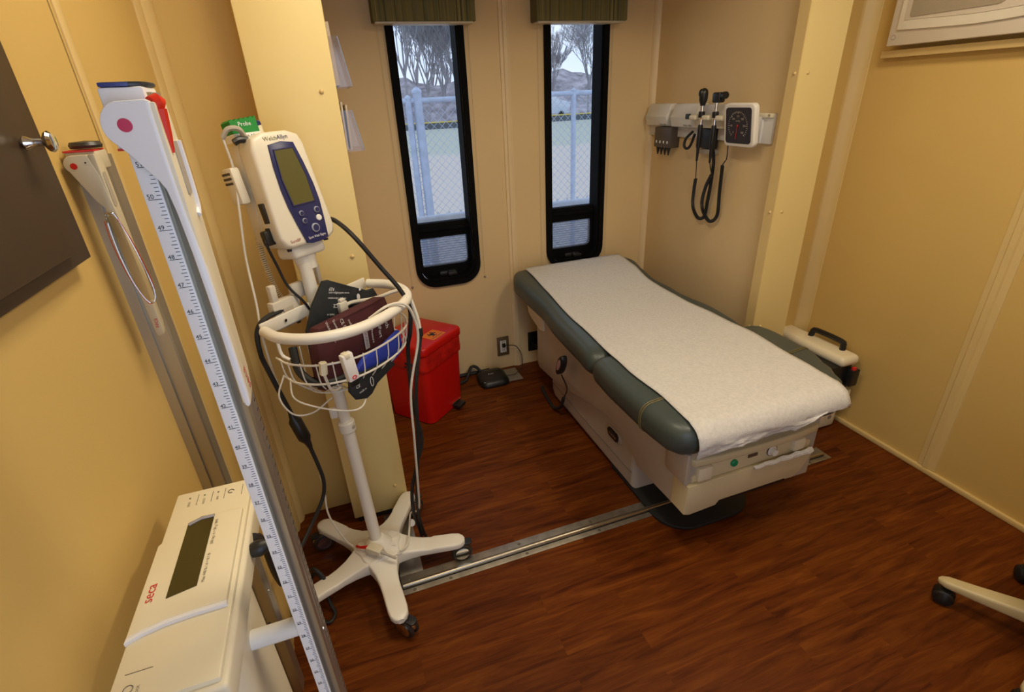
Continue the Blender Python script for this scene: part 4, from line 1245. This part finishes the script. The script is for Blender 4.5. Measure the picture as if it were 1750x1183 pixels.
w2 = [bk(-.02, .185, .955), bk(.02, .215, .978), bk(.055, .236, .972), bk(.075, .243, .935), bk(.085, .240, .86)]
MB().tube(w2 + [(.108, 1.215, .72), (.098, 1.225, .56), (.090, 1.26, .36), (.085, 1.33, .20), (.060, 1.40, .126), (.045, 1.34, .122), (.028, 1.275, .118), (.0, 1.245, .125)], .0034, 7).obj('white_lead', WCORD, label='thin white lead looping over the basket rail down to the stand base', cat='lead')
cn = thing('cable_coupler', 'small white cable coupler with red and black plugs lying on the stand base', 'coupler', (-.075, 1.255, .12))
Mc = pose((-.074, 1.262, .146), -42)
MB(Mc).box((-.026, -.014, -.010), (.026, .014, .010), .003).obj('coupler_body', CREAM, cn)
MB(Mc).tube([(-.058, -.003, -.010), (-.03, 0, -.002), (-.024, 0, 0)], [.0045, .0065, .0055], 9, smooth=0).tube([(-.080, .004, -.020), (-.056, -.003, -.010)], .0042, 8, smooth=0).obj('red_plug', RED, cn)
MB(Mc).tube([(.024, 0, 0), (.036, 0, -.003), (.042, 0, -.005), (.075, .004, -.014)], [.008, .006, .0045, .0038], 9, smooth=0).obj('black_plug', GREYP, cn)
MB().prism([(.011 * math.cos(i * .5236), .013 * math.sin(i * .5236)) for i in range(12)], 'y', 0, .0012, M=pose((.058, 1.395, .085), 15, -35)).obj('cord_tag', WHITE, label='small white round tag hanging on the cord at the stand base', cat='tag')
lp = MB()
lp.tube([(-.285, 1.30, .10), (-.262, 1.275, .125), (-.240, 1.255, .10), (-.238, 1.245, .05), (-.262, 1.255, .03), (-.285, 1.28, .05), (-.275, 1.29, .09), (-.250, 1.265, .10), (-.245, 1.25, .06), (-.235, 1.22, .02), (-.225, 1.19, .008), (-.240, 1.165, .008), (-.262, 1.18, .008), (-.27, 1.22, .008), (-.29, 1.26, .008)], .0055, 8)
lp.obj('coiled_cable', RUBBER, label='coil of black cable hanging by the front left leg of the stand', cat='cable')

# ------------------------------------------------------------------ cuffs and leads in the basket
def cuff(name, label, outline, v, th, m, tilt=0, bend=.0):
    o = MB(MU)
    t = bmesh.new()
    o.prism(outline, 'y', v - th / 2, v + th / 2, min(.004, th * .4), 2)
    for w_ in o.bm.verts:      # gentle sag so that the cloth is not a flat board
        l = MU.inverted() @ w_.co
        l.y += bend * math.sin((l.x + .1) * 14) + .004 * noise.noise((l.x * 20, l.z * 20, v * 50)) + tilt * (l.z - .85)
        w_.co = MU @ l
    return o
CB = mat('black_cuff_nylon', (.012, .016, .020), .7, var=.2, vscale=60)
CM = mat('maroon_cuff_nylon', (.062, .010, .014), .75, var=.12, vscale=60)
CL = mat('blue_cuff_nylon', (.02, .045, .40), .6, var=.12, vscale=60)
b1 = thing('pressure_cuff', 'black blood pressure cuff sticking up highest in the basket', 'cuff', bk(.03, .05, .8), 'blood pressure cuffs in the basket')
cuff('c', '', [(-.100, .80), (-.094, .93), (-.060, .985), (-.016, 1.034), (.0, 1.032), (.075, .990), (.135, .958), (.160, .955), (.170, .935), (.150, .80)], .046, .012, CB, 0, .004).obj('cuff_cloth', CB, b1, angle=30)
m = MB()
for s_, x, z, sz in (('REF', -.002, 1.008, .012), ('www.welchallyn.com', .020, .990, .0085), ('for your information', .010, .979, .0075), ('CE', .0, .962, .014), ('made in', -.022, .946, .008)):
    m.text(s_, sz, face(bk(x + .004, .0575, z), -UB + Vector((0, 0, .36)), Vector((0, 0, -1)) - UB * .36))
m.box((.020, .0575, 1.000), (.037, .0585, 1.012), 0, 2, MU) if False else None
m.obj('cuff_print', WINK, b1, smooth=False)
MB().prism([(.093, .972), (.101, .972), (.097, .982)], 'y', .0572, .0582, M=MU).prism([(.087 + .006 * math.cos(i * .6283), .957 + .009 * math.sin(i * .6283)) for i in range(10)], 'y', .0572, .0582, M=MU).obj('arrow_print', WINK, b1, smooth=False)
b2 = thing('pressure_cuff', 'maroon blood pressure cuff in the middle of the basket', 'cuff', bk(0, .11, .8), 'blood pressure cuffs in the basket')
cuff('c', '', [(-.136, .80), (-.140, .86), (-.128, .945), (-.118, .958), (.060, .958), (.118, .956), (.135, .90), (.140, .80)], .106, .030, CM, 0, .004).obj('cuff_cloth', CM, b2, angle=30)
m = MB()
for s_, x, z, sz in (('FlexiPort', .075, .885, .017), ('Blood Pressure', .045, .885, .011), ('Welch', .105, .895, .020)):
    m.text(s_, sz, face(bk(x, .1245, z), Vector((0, 0, -1)), UB))
m.obj('cuff_print', WINK, b2, smooth=False)
MB().box((.012, .1238, .845), (.028, .1248, .915), 0, 2, MU).obj('size_label', mat('grey_label', (.42, .38, .40), .6), b2)
MB().text('LARGE ADULT', .0095, face(bk(.020, .1252, .88), Vector((0, 0, -1)), UB)).obj('size_lettering', CM, b2, smooth=False)
m = MB()
for i, s_ in enumerate(('Welch Allyn Inc.', 'Skaneateles NY', 'CE 0297', 'made in')):
    m.text(s_, .0095 if i != 2 else .014, face(bk(-.088 + i * .022, .1245, .938 - .002 * i), Vector((0, 0, -1)) * 1.0 + UB * .3, UB + Vector((0, 0, .3))))
m.obj('care_print', WINK, b2, smooth=False)
b3 = thing('pressure_cuff', 'bright blue blood pressure cuff low in the basket', 'cuff', bk(.03, .15, .78), 'blood pressure cuffs in the basket')
cuff('c', '', [(-.058, .79), (-.062, .83), (-.02, .853), (.05, .850), (.115, .862), (.122, .80), (.06, .785)], .150, .016, CL, 0, .003).obj('cuff_cloth', CL, b3, angle=30)
m = MB()
for i, s_ in enumerate(('CE 0297', 'Welch Allyn', 'made in')):
    m.text(s_, .009, face(bk(-.045 + i * .013, .1595, .820), Vector((0, 0, -1)) * 1.0 + UB * .25, UB + Vector((0, 0, .25))))
m.obj('cuff_print', WINK, b3, smooth=False)
b4 = thing('pressure_cuff', 'small black cuff with white oval print hanging through the basket bottom', 'cuff', bk(-.08, .17, .78), 'blood pressure cuffs in the basket')
cuff('c', '', [(-.112, .795), (-.105, .835), (-.02, .820), (.045, .815), (.055, .79), (-.02, .772), (-.045, .755), (-.065, .752), (-.10, .768)], .170, .010, CB, 0, .002).obj('cuff_cloth', CB, b4, angle=30)
MB(MU).ring([(-.040 + .006 * math.cos(i * .5236), .789 + .014 * math.sin(i * .5236)) for i in range(12)], [(-.040 + .0045 * math.cos(i * .5236), .789 + .0125 * math.sin(i * .5236)) for i in range(12)], 'y', .1755, .1768).obj('oval_print', WINK, b4, smooth=False)
MB().text('CE', .012, face(bk(-.088, .1765, .800), UB, Vector((0, 0, 1)))).text('made in', .008, face(bk(-.075, .1765, .782), UB, Vector((0, 0, 1)))).obj('cuff_print', WINK, b4, smooth=False)
b5 = thing('lead_bundle', 'dark lead bundle with white plug at the left of the basket', 'lead', bk(-.12, .09, .79))
MB().tube([bk(-.13, .03, .90), bk(-.15, .06, .85), bk(-.14, .10, .82), bk(-.10, .13, .815), (bk(-.06, .12, .81)), bk(-.09, .08, .805), bk(-.13, .07, .815)], .010, 8).obj('dark_lead', RUBBER, b5)
MB().tube([bk(-.164, .163, .902), bk(-.166, .160, .872)], [.009, .009], 6, smooth=0).obj('white_plug', CREAM, b5)
MB().tube([bk(-.166, .160, .874), bk(-.15, .155, .82), bk(-.11, .14, .80)], .0035, 6).obj('white_tail', WCORD, b5)
sn = thing('finger_sensor', 'white finger sensor clip with red mark hooked on the basket rail', 'sensor', bk(-.07, .19, .88))
Ms = MU @ pose((-.130, .205, .886), 14, 0, -6)
MB(Ms).box((-.014, -.008, -.038), (.014, .010, .032), .003).obj('sensor_body', WHITE, sn)
MB(Ms).box((-.008, -.009, .020), (.006, .011, .034), .003).obj('sensor_slot', CREAM, sn)
MB(Ms).ring([(.006 * math.cos(i * .5236), -.029 + .005 * math.sin(i * .5236)) for i in range(12)], [(.0035 * math.cos(i * .5236), -.029 + .003 * math.sin(i * .5236)) for i in range(12)], 'y', .010, .0112).obj('red_mark', REDTXT, sn)
MB(Ms).box((-.012, -.006, -.054), (.012, .006, -.036), .003).obj('sensor_plug', BLACK, sn)
# ------------------------------------------------------------------ column scale with height rod, close on the left
sc = thing('column_scale', 'white column scale with display console and tall white height ruler', 'scale', (-.2, .53, 0))
RW = mat('ruler_white', (.84, .84, .86), .3, var=.01)
MB().box((-.30, .36, 0), (.10, .695, .085), .012, 3).obj('platform', GREYP, sc)
MB().prism(rrect(-.297, .455, -.203, .615, .035, 6), 'z', .085, .862).obj('column', CREAM, sc)
MB().tube([(-.215, .522, .800), (-.150, .522, .800), (-.135, .522, .800)], .0125, 16, smooth=0).obj('bracket_tube', WHITE, sc)
# console
cb = MB().box((-.308, .405, .848), (-.194, .748, .886), .005, 3).obj('console_base', CREAM, sc)
MB().box((-.3065, .412, .884), (-.200, .745, .893), .003).obj('console_top', WHITE if False else mat('ivory_console', (.78, .70, .50), .4, var=.01), sc)
near = [(-.3055, .4925), (-.290, .4985), (-.268, .5035), (-.240, .5055), (-.205, .506)]
far = [(-.205, .669), (-.235, .672), (-.262, .668), (-.285, .655), (-.3055, .632)]
dh = MB().prism(near + far, 'z', .892, .8995, .002, 2).obj('display_housing', MATS['ivory_console'], sc, angle=25)
MB().prism([(-.306, .487), (-.290, .494), (-.268, .499), (-.240, .501), (-.2045, .5015), (-.205, .508), (-.24, .508), (-.268, .506), (-.29, .501), (-.3055, .495)], 'z', .892, .8985, .001).obj('housing_lip', RW, sc)
lc = MB().prism([(-.2745, .534), (-.2425, .541), (-.2415, .672 - .003), (-.2585, .670), (-.2740, .662)], 'z', .8990, .9004).obj('lcd', mat('dark_olive_lcd', (.055, .042, .010), .12), dh)
MB().prism([(-.274, .661), (-.258, .668), (-.2415, .668), (-.2415, .662), (-.258, .6625), (-.272, .655)], 'z', .9003, .9018, .0005).obj('lcd_lens_edge', mat('glossy_grey', (.30, .30, .34), .1), lc)
def ctext(mb, s, size, x, y, z):
    return mb.text(s, size, face((x, y, z), (0, 1, 0), (-1, 0, 0)))
ctext(MB(), 'seca', .0165, -.2945, .549, .9001).obj('brand_lettering', REDTXT, dh, smooth=False)
m = MB()
ctext(m, 'Max 440 lb / d = 0.1 lb', .0052, -.2365, .568, .9001)
ctext(m, '200 kg / d = 50 g / BMI', .0052, -.2365, .632, .9001)
m.obj('fine_print', mat('grey_print', (.16, .14, .11), .6), dh, smooth=False)
m = MB()
for i, (s_, x) in enumerate((('SEND', -.285), ('HOLD', -.265), ('BMI', -.246))):
    ctext(m, s_, .0045, x, .714, .8937)
    m.ball((x - .001, .728, .8936), (.0015, .0015, .0004), 8)
m.tube([(-.2285 + .004 * math.cos(i * .5236), .7225 + .004 * math.sin(i * .5236), .8936) for i in range(11)], .0006, 4, smooth=0)
for x in (-.275, -.255, -.2375, -.213):
    m.box((x, .709, .8931), (x + .0006, .733, .8936))
m.obj('key_print', MATS['grey_print'], cb, smooth=False)
MB().lathe([(.0085, 0), (.0085, .002), (0, .0022)], (-.2125, .405, .872), (0, -1, 0), 18).obj('lock_hole', BLACK, cb)
m = MB()
m.tube([(-.2885 + .0045 * math.cos(i * .5236), .432 + .0045 * math.sin(i * .5236), .8934) for i in range(12)], .0005, 4, closed=True, smooth=0)
ctext(m, 'LOCK', .004, -.279, .428, .8937)
m.box((-.296, .415, .8931), (-.270, .4155, .8936)).box((-.296, .45, .8931), (-.270, .4505, .8936))
m.obj('cover_print', MATS['grey_print'], cb, smooth=False)
MB().tube([(-.193, .605, .872), (-.185, .605, .873), (-.178, .606, .874), (-.166, .607, .875)], [.010, .012, .011, .006], 12, smooth=0).obj('power_plug', BLACK, sc)
# ruler rail
MB().prism([(-.1300, .5065), (-.1295, .512), (-.1195, .5085), (-.1175, .512), (-.1175, .520), (-.1195, .5215), (-.1195, .5235), (-.1175, .525), (-.1175, .540), (-.1445, .540), (-.1445, .5065)], 'z', .075, 1.436).obj('rail', ALU, sc, angle=20)
rl = MB().box((-.1442, .5035, .085), (-.1300, .5075, 1.400), .0008).obj('ruler_face', RW, sc)
m = MB()
for i in range(8 * 5, 8 * 51 + 5):
    z = .087 + i * .0254 / 8
    L = .0098 if i % 8 == 0 else (.0046 if i % 4 == 0 else .0032)
    m.box((-.1316 - L, .5031, z - .00022), (-.1316, .50345, z + .00022))
m.obj('tick_marks', INK, rl, smooth=False, kind='stuff')
m = MB()
for i in range(18, 52):
    m.text(str(i), .0052, face((-.1394, .5030, .087 + i * .0254 + .0024), (1, 0, 0), (0, 0, 1)))
m.obj('ruler_numbers', INK, rl, smooth=False)
m = MB()
for i in range(40, 51 * 2):
    z = .087 + i * .0254 / 2
    m.box((-.1173, .530, z - .0004), (-.1168, .537, z + .0004))
m.obj('side_tick_marks', INK, rl, smooth=False, kind='stuff')
for z in (.787, .5):
    MB().lathe([(.0022, 0), (.002, .001), (0, .0014)], (-.1172, .5165, z), (1, 0, 0), 10).obj('rail_screw', CHROME, sc)
# reading slider with the folded head arm
def slider(par, M, arm_m, white_m, cap1, cap2, redm):
    b_ = MB(M).box((-.1498, .5025, 1.3965), (-.1195, .540, 1.4400), .002).obj('reading_block', white_m, par)
    MB(M).box((-.1498, .5018, 1.3955), (-.1365, .504, 1.3972)).obj('reading_line', redm, b_)
    MB(M).prism([(-.1483, .5035), (-.1275, .5035), (-.1205, .507), (-.1185, .517), (-.119, .540), (-.1483, .540)], 'z', 1.4400, 1.4435, .0012).obj('top_cap', cap1, par)
    MB(M).box((-.1485, .5026, 1.4402), (-.1285, .5040, 1.4432), .0006).obj('cap_edge', cap2, par)
    disc = [(-.1345 + .0165 * math.cos(rad(t)), 1.4135 + .0170 * math.sin(rad(t))) for t in range(100, 236, 12)]
    o = [(-.1153, 1.4295), (-.118, 1.4308)] + disc + [(-.139, 1.393), (-.1252, 1.3722), (-.1225, 1.3655), (-.1206, 1.348), (-.1190, 1.312), (-.1178, 1.25), (-.1172, 1.17), (-.1163, 1.1605), (-.1140, 1.1580), (-.1122, 1.1600), (-.1117, 1.17), (-.1122, 1.30), (-.1145, 1.345), (-.1150, 1.37)]
    a_ = MB(M).prism(o, 'y', .4875, .4955, .0012).obj('head_arm', white_m, par, angle=30)
    # broad side of the arm, with a shallow grip slot
    side = [(.490, 1.4285), (.500, 1.4295), (.526, 1.4285), (.530, 1.40), (.532, 1.35), (.530, 1.25), (.527, 1.185), (.517, 1.163), (.497, 1.158), (.490, 1.162)]
    MB(M).prism(side, 'x', -.1185, -.1122, .0015).obj('arm_side', arm_m, par, angle=30)
    MB(M).prism(rrect(.506, 1.358, .5195, 1.400, .004, 4), 'x', -.1127, -.1115).obj('grip_slot', GREYP, a_)
    MB(M).tube([(-.1122, .5245, 1.400), (-.1122, .526, 1.37), (-.1122, .524, 1.348), (-.1122, .517, 1.340)], .0028, 8, smooth=4).obj('grip_ridge', white_m, a_)
    MB(M).lathe([(.0135, 0), (.0150, .0012), (.0150, .0022)], (-.1345, .4877, 1.4135), (0, 1, 0), 28).obj('hinge_disc', white_m, a_)
    return a_
a_ = slider(sc, Matrix(), CREAM, RW, mat('charcoal_cap', (.02, .022, .025), .4), mat('navy_cap_edge', (.03, .05, .22), .4), REDTXT)
MB().lathe([(.0048, 0), (.0048, .0008), (0, .0010)], (-.1352, .4874, 1.4138), (0, -1, 0), 22).obj('red_dot', mat('crimson_dot', (.55, .03, .10), .5), a_)
MB().tube([(-.1165, .498, 1.427), (-.1135, .501, 1.4275), (-.1105, .503, 1.4255)], [.006, .0078, .006], 10, smooth=0).tube([(-.112, .499, 1.424), (-.1128, .499, 1.405), (-.1125, .498, 1.392)], [.005, .004, .0018], 8, smooth=3).obj('red_latch', mat('bright_red_latch', (.70, .025, .006), .35), a_)
MB().text('seca', .0150, face((-.1119, .508, 1.180), (0, -.2, 1), (0, -1, -.2))).obj('arm_lettering', REDTXT, a_, smooth=False)

# ------------------------------------------------------------------ wall stadiometer on the left wall
ws = thing('wall_stadiometer', 'aluminium wall height rod with folded cream arm on the left wall', 'stadiometer', (-.33, .95, .06))
MB().prism([(-.3465, .950), (-.330, .950), (-.330, .955), (-.322, .955), (-.322, .950), (-.306, .950), (-.304, .955), (-.304, .985), (-.3465, .985)], 'z', .05, 1.37).obj('rail', ALU, ws, angle=20)
MB().box((-.325, .947, .30), (-.320, .953, .33), .001).obj('rail_stop', BLACK, ws)
MB().lathe([(.003, 0), (.0025, .0015), (0, .002)], (-.3035, .962, .42), (1, 0, 0), 10).obj('rail_screw', CHROME, ws)
PUT = mat('putty_plastic', (.56, .50, .36), .45, var=.02)
MB().box((-.339, .918, 1.352), (-.302, .965, 1.378), .003).obj('slider_block', PUT, ws)
MB().lathe([(0, 0), (.019, 0), (.0205, .004), (.018, .0085), (0, .010)], (-.319, .945, 1.381), (0, 0, 1), 24).obj('dark_cap', mat('charcoal_cap2', (.03, .026, .022), .4), ws)
MB().box((-.3395, .9165, 1.3775), (-.303, .958, 1.3795)).obj('red_edge', REDTXT, ws)
disc = [(-.328 + .012 * math.cos(rad(t)), 1.362 + .012 * math.sin(rad(t))) for t in range(95, 236, 12)]
o = [(-.3095, 1.374)] + disc + [(-.3185, 1.312), (-.3115, 1.302), (-.3115, 1.298), (-.3125, 1.294), (-.3085, 1.105), (-.3075, 1.097), (-.3040, 1.0945), (-.2985, 1.098), (-.2970, 1.106), (-.2995, 1.29), (-.3030, 1.345), (-.3085, 1.37)]
wa = MB().prism(o, 'y', .905, .918, .0012).obj('head_arm', PUT, ws, angle=30)
MB().prism([(.906, 1.374), (.930, 1.374), (.934, 1.35), (.932, 1.11), (.922, 1.096), (.906, 1.098)], 'x', -.3085, -.3005, .0012).obj('arm_side', PUT, ws, angle=30)
MB().prism(rrect(.910, 1.302, .922, 1.350, .004, 4), 'x', -.3008, -.2995).obj('grip_slot', GREYP, wa)
MB().lathe([(.0042, 0), (.0042, .0008), (0, .001)], (-.3285, .9052, 1.3602), (0, -1, 0), 18).obj('red_dot', RED, wa)
MB().lathe([(.0012, 0), (.0012, .0006), (0, .0007)], (-.3135, .9052, 1.364), (0, -1, 0), 8).obj('pin_hole', INK, wa)
MB().text('seca', .0095, face((-.3030, .9044, 1.118), (.12, 0, 1), (-1, 0, .12))).obj('arm_lettering', REDTXT, wa, smooth=False)
# clear loop hung over the folded arm
lo = thing('clear_loop', 'clear plastic loop with thin red cord hung over the wall height rod arm', 'loop', (-.305, .9, 1.2))
CLR = clear_mat('clear_tubing', (.90, .84, .74), .22, .06)
MB().tube([(-.3125, .900, 1.290), (-.306, .8985, 1.294), (-.300, .900, 1.288), (-.293, .903, 1.24), (-.289, .905, 1.19), (-.289, .903, 1.166), (-.2935, .900, 1.155), (-.301, .899, 1.158), (-.310, .899, 1.19), (-.314, .899, 1.24)], .0016, 7, closed=True).obj('clear_tube', CLR, lo)
MB().prism([(-.312, 1.288), (-.306, 1.2925), (-.300, 1.286), (-.2905, 1.18), (-.2925, 1.158), (-.300, 1.159), (-.309, 1.19)], 'y', .8995, .9005).obj('clear_sheet', clear_mat('clear_sheet', (.93, .88, .78), .06, .1), lo)
RC = mat('red_cord', (.55, .05, .02), .5)
MB().tube([(-.2995, .899, 1.286), (-.2925, .902, 1.25), (-.2875, .904, 1.20), (-.2875, .904, 1.175)], .0006, 5).tube([(-.316, .899, 1.284), (-.3175, .899, 1.25), (-.313, .899, 1.20), (-.302, .899, 1.157), (-.296, .899, 1.153)], .0006, 5).obj('red_cord', RC, lo)

# ------------------------------------------------------------------ dark wall cabinet with chrome knob
cbn = thing('wall_cabinet', 'dark brown wall cabinet with chrome knob at the left edge', 'cabinet', (-.33, .6, 1.25))
BRN = mat('dark_brown_laminate', (.060, .036, .016), .5, var=.08, stretch=(1, 1, .1), vscale=30)
MB().box((-.3465, .30, 1.248), (-.325, .838, 1.75), .002).obj('cabinet_body', BRN, cbn)
dc = MB().box((-.3245, .30, 1.268), (-.312, .800 - .02, 1.75), .002).obj('cabinet_door', BRN, cbn)
MB().lathe([(.005, 0), (.0075, .004), (.0045, .010), (.0042, .020), (.010, .024), (.0115, .027), (.009, .030), (0, .031)], (-.312, .752, 1.398), (1, 0, 0), 22).obj('knob', CHROME, dc)

# ------------------------------------------------------------------ clear brochure holders on the recess wall
def holder(y0, y1, z0, z1, dep, label, papers):
    h = thing('brochure_holder', label, 'holder', (.06, (y0 + y1) / 2, z0), 'brochure holders on the recess wall')
    x0 = .0505
    MB().box((x0, y0, z0), (x0 + .003, y1, z1 + .02)).obj('back_sheet', ACRYL, h)
    MB().prism([(x0 + dep - .0035, z0), (x0 + dep, z0), (x0 + dep - .022, z1), (x0 + dep - .0255, z1)], 'y', y0, y1).obj('front_sheet', ACRYL, h)
    MB().box((x0, y0, z0), (x0 + dep, y1, z0 + .003)).obj('bottom_sheet', ACRYL, h)
    for y in (y0, y1 - .003):
        MB().prism([(x0, z0), (x0 + dep, z0), (x0 + dep - .022, z1), (x0, z1)], 'y', y, y + .003).obj('side_sheet', ACRYL, h)
    MB().prism([(x0 + dep - .0025, z0 + .004), (x0 + dep + .0010, z0 + .004), (x0 + dep - .021, z1), (x0 + dep - .0245, z1)], 'y', y0 - .0008, y0 + .010).obj('front_edge', mat('blue_grey_edge', (.26, .29, .36), .2), h)
    return h
holder(1.96, 2.20, 1.275, 1.405, .092, 'clear acrylic brochure holder with papers beside the left window', True)
PPR = mat('buff_paper', (.66, .56, .42), .7, var=.04)
for i, (dx, tilt, hh) in enumerate(((.022, .0, .158), (.034, .004, .152), (.046, .006, .142))):
    MB().prism([(.0505 + dx, 1.2795), (.0505 + dx + .006, 1.2795), (.0505 + dx + .006 + tilt, 1.2795 + hh), (.0505 + dx + tilt, 1.2795 + hh)], 'y', 1.97, 2.19, .0006).obj('paper_stack', PPR, label='buff paper stack in the lower holder, ' + ['nearest the wall', 'between its two neighbours', 'nearest the front sheet'][i], cat='papers', group='papers in the brochure holder')
pn = thing('ink_pen', 'dark pen sticking up out of the lower brochure holder', 'pen', (.063, 1.99, 1.30))
MB().tube([(.062, 1.99, 1.285), (.072, 2.0, 1.425), (.0755, 2.003, 1.445)], .004, 8, smooth=0).obj('pen_barrel', GREYP, pn)
MB().tube([(.0715, 2.0, 1.418), (.0745, 2.003, 1.440)], .0046, 8, smooth=0).obj('pen_cap', BLACK, pn)
holder(1.96, 2.20, 1.475, 1.62, .085, 'clear acrylic brochure holder near the ceiling beside the left window', False)
MB().prism([(.078, 1.480), (.098, 1.480), (.094, 1.66), (.080, 1.66)], 'y', 1.97, 2.19, .0006).obj('paper_stack', PPR, label='buff paper stack in the upper brochure holder', cat='papers')
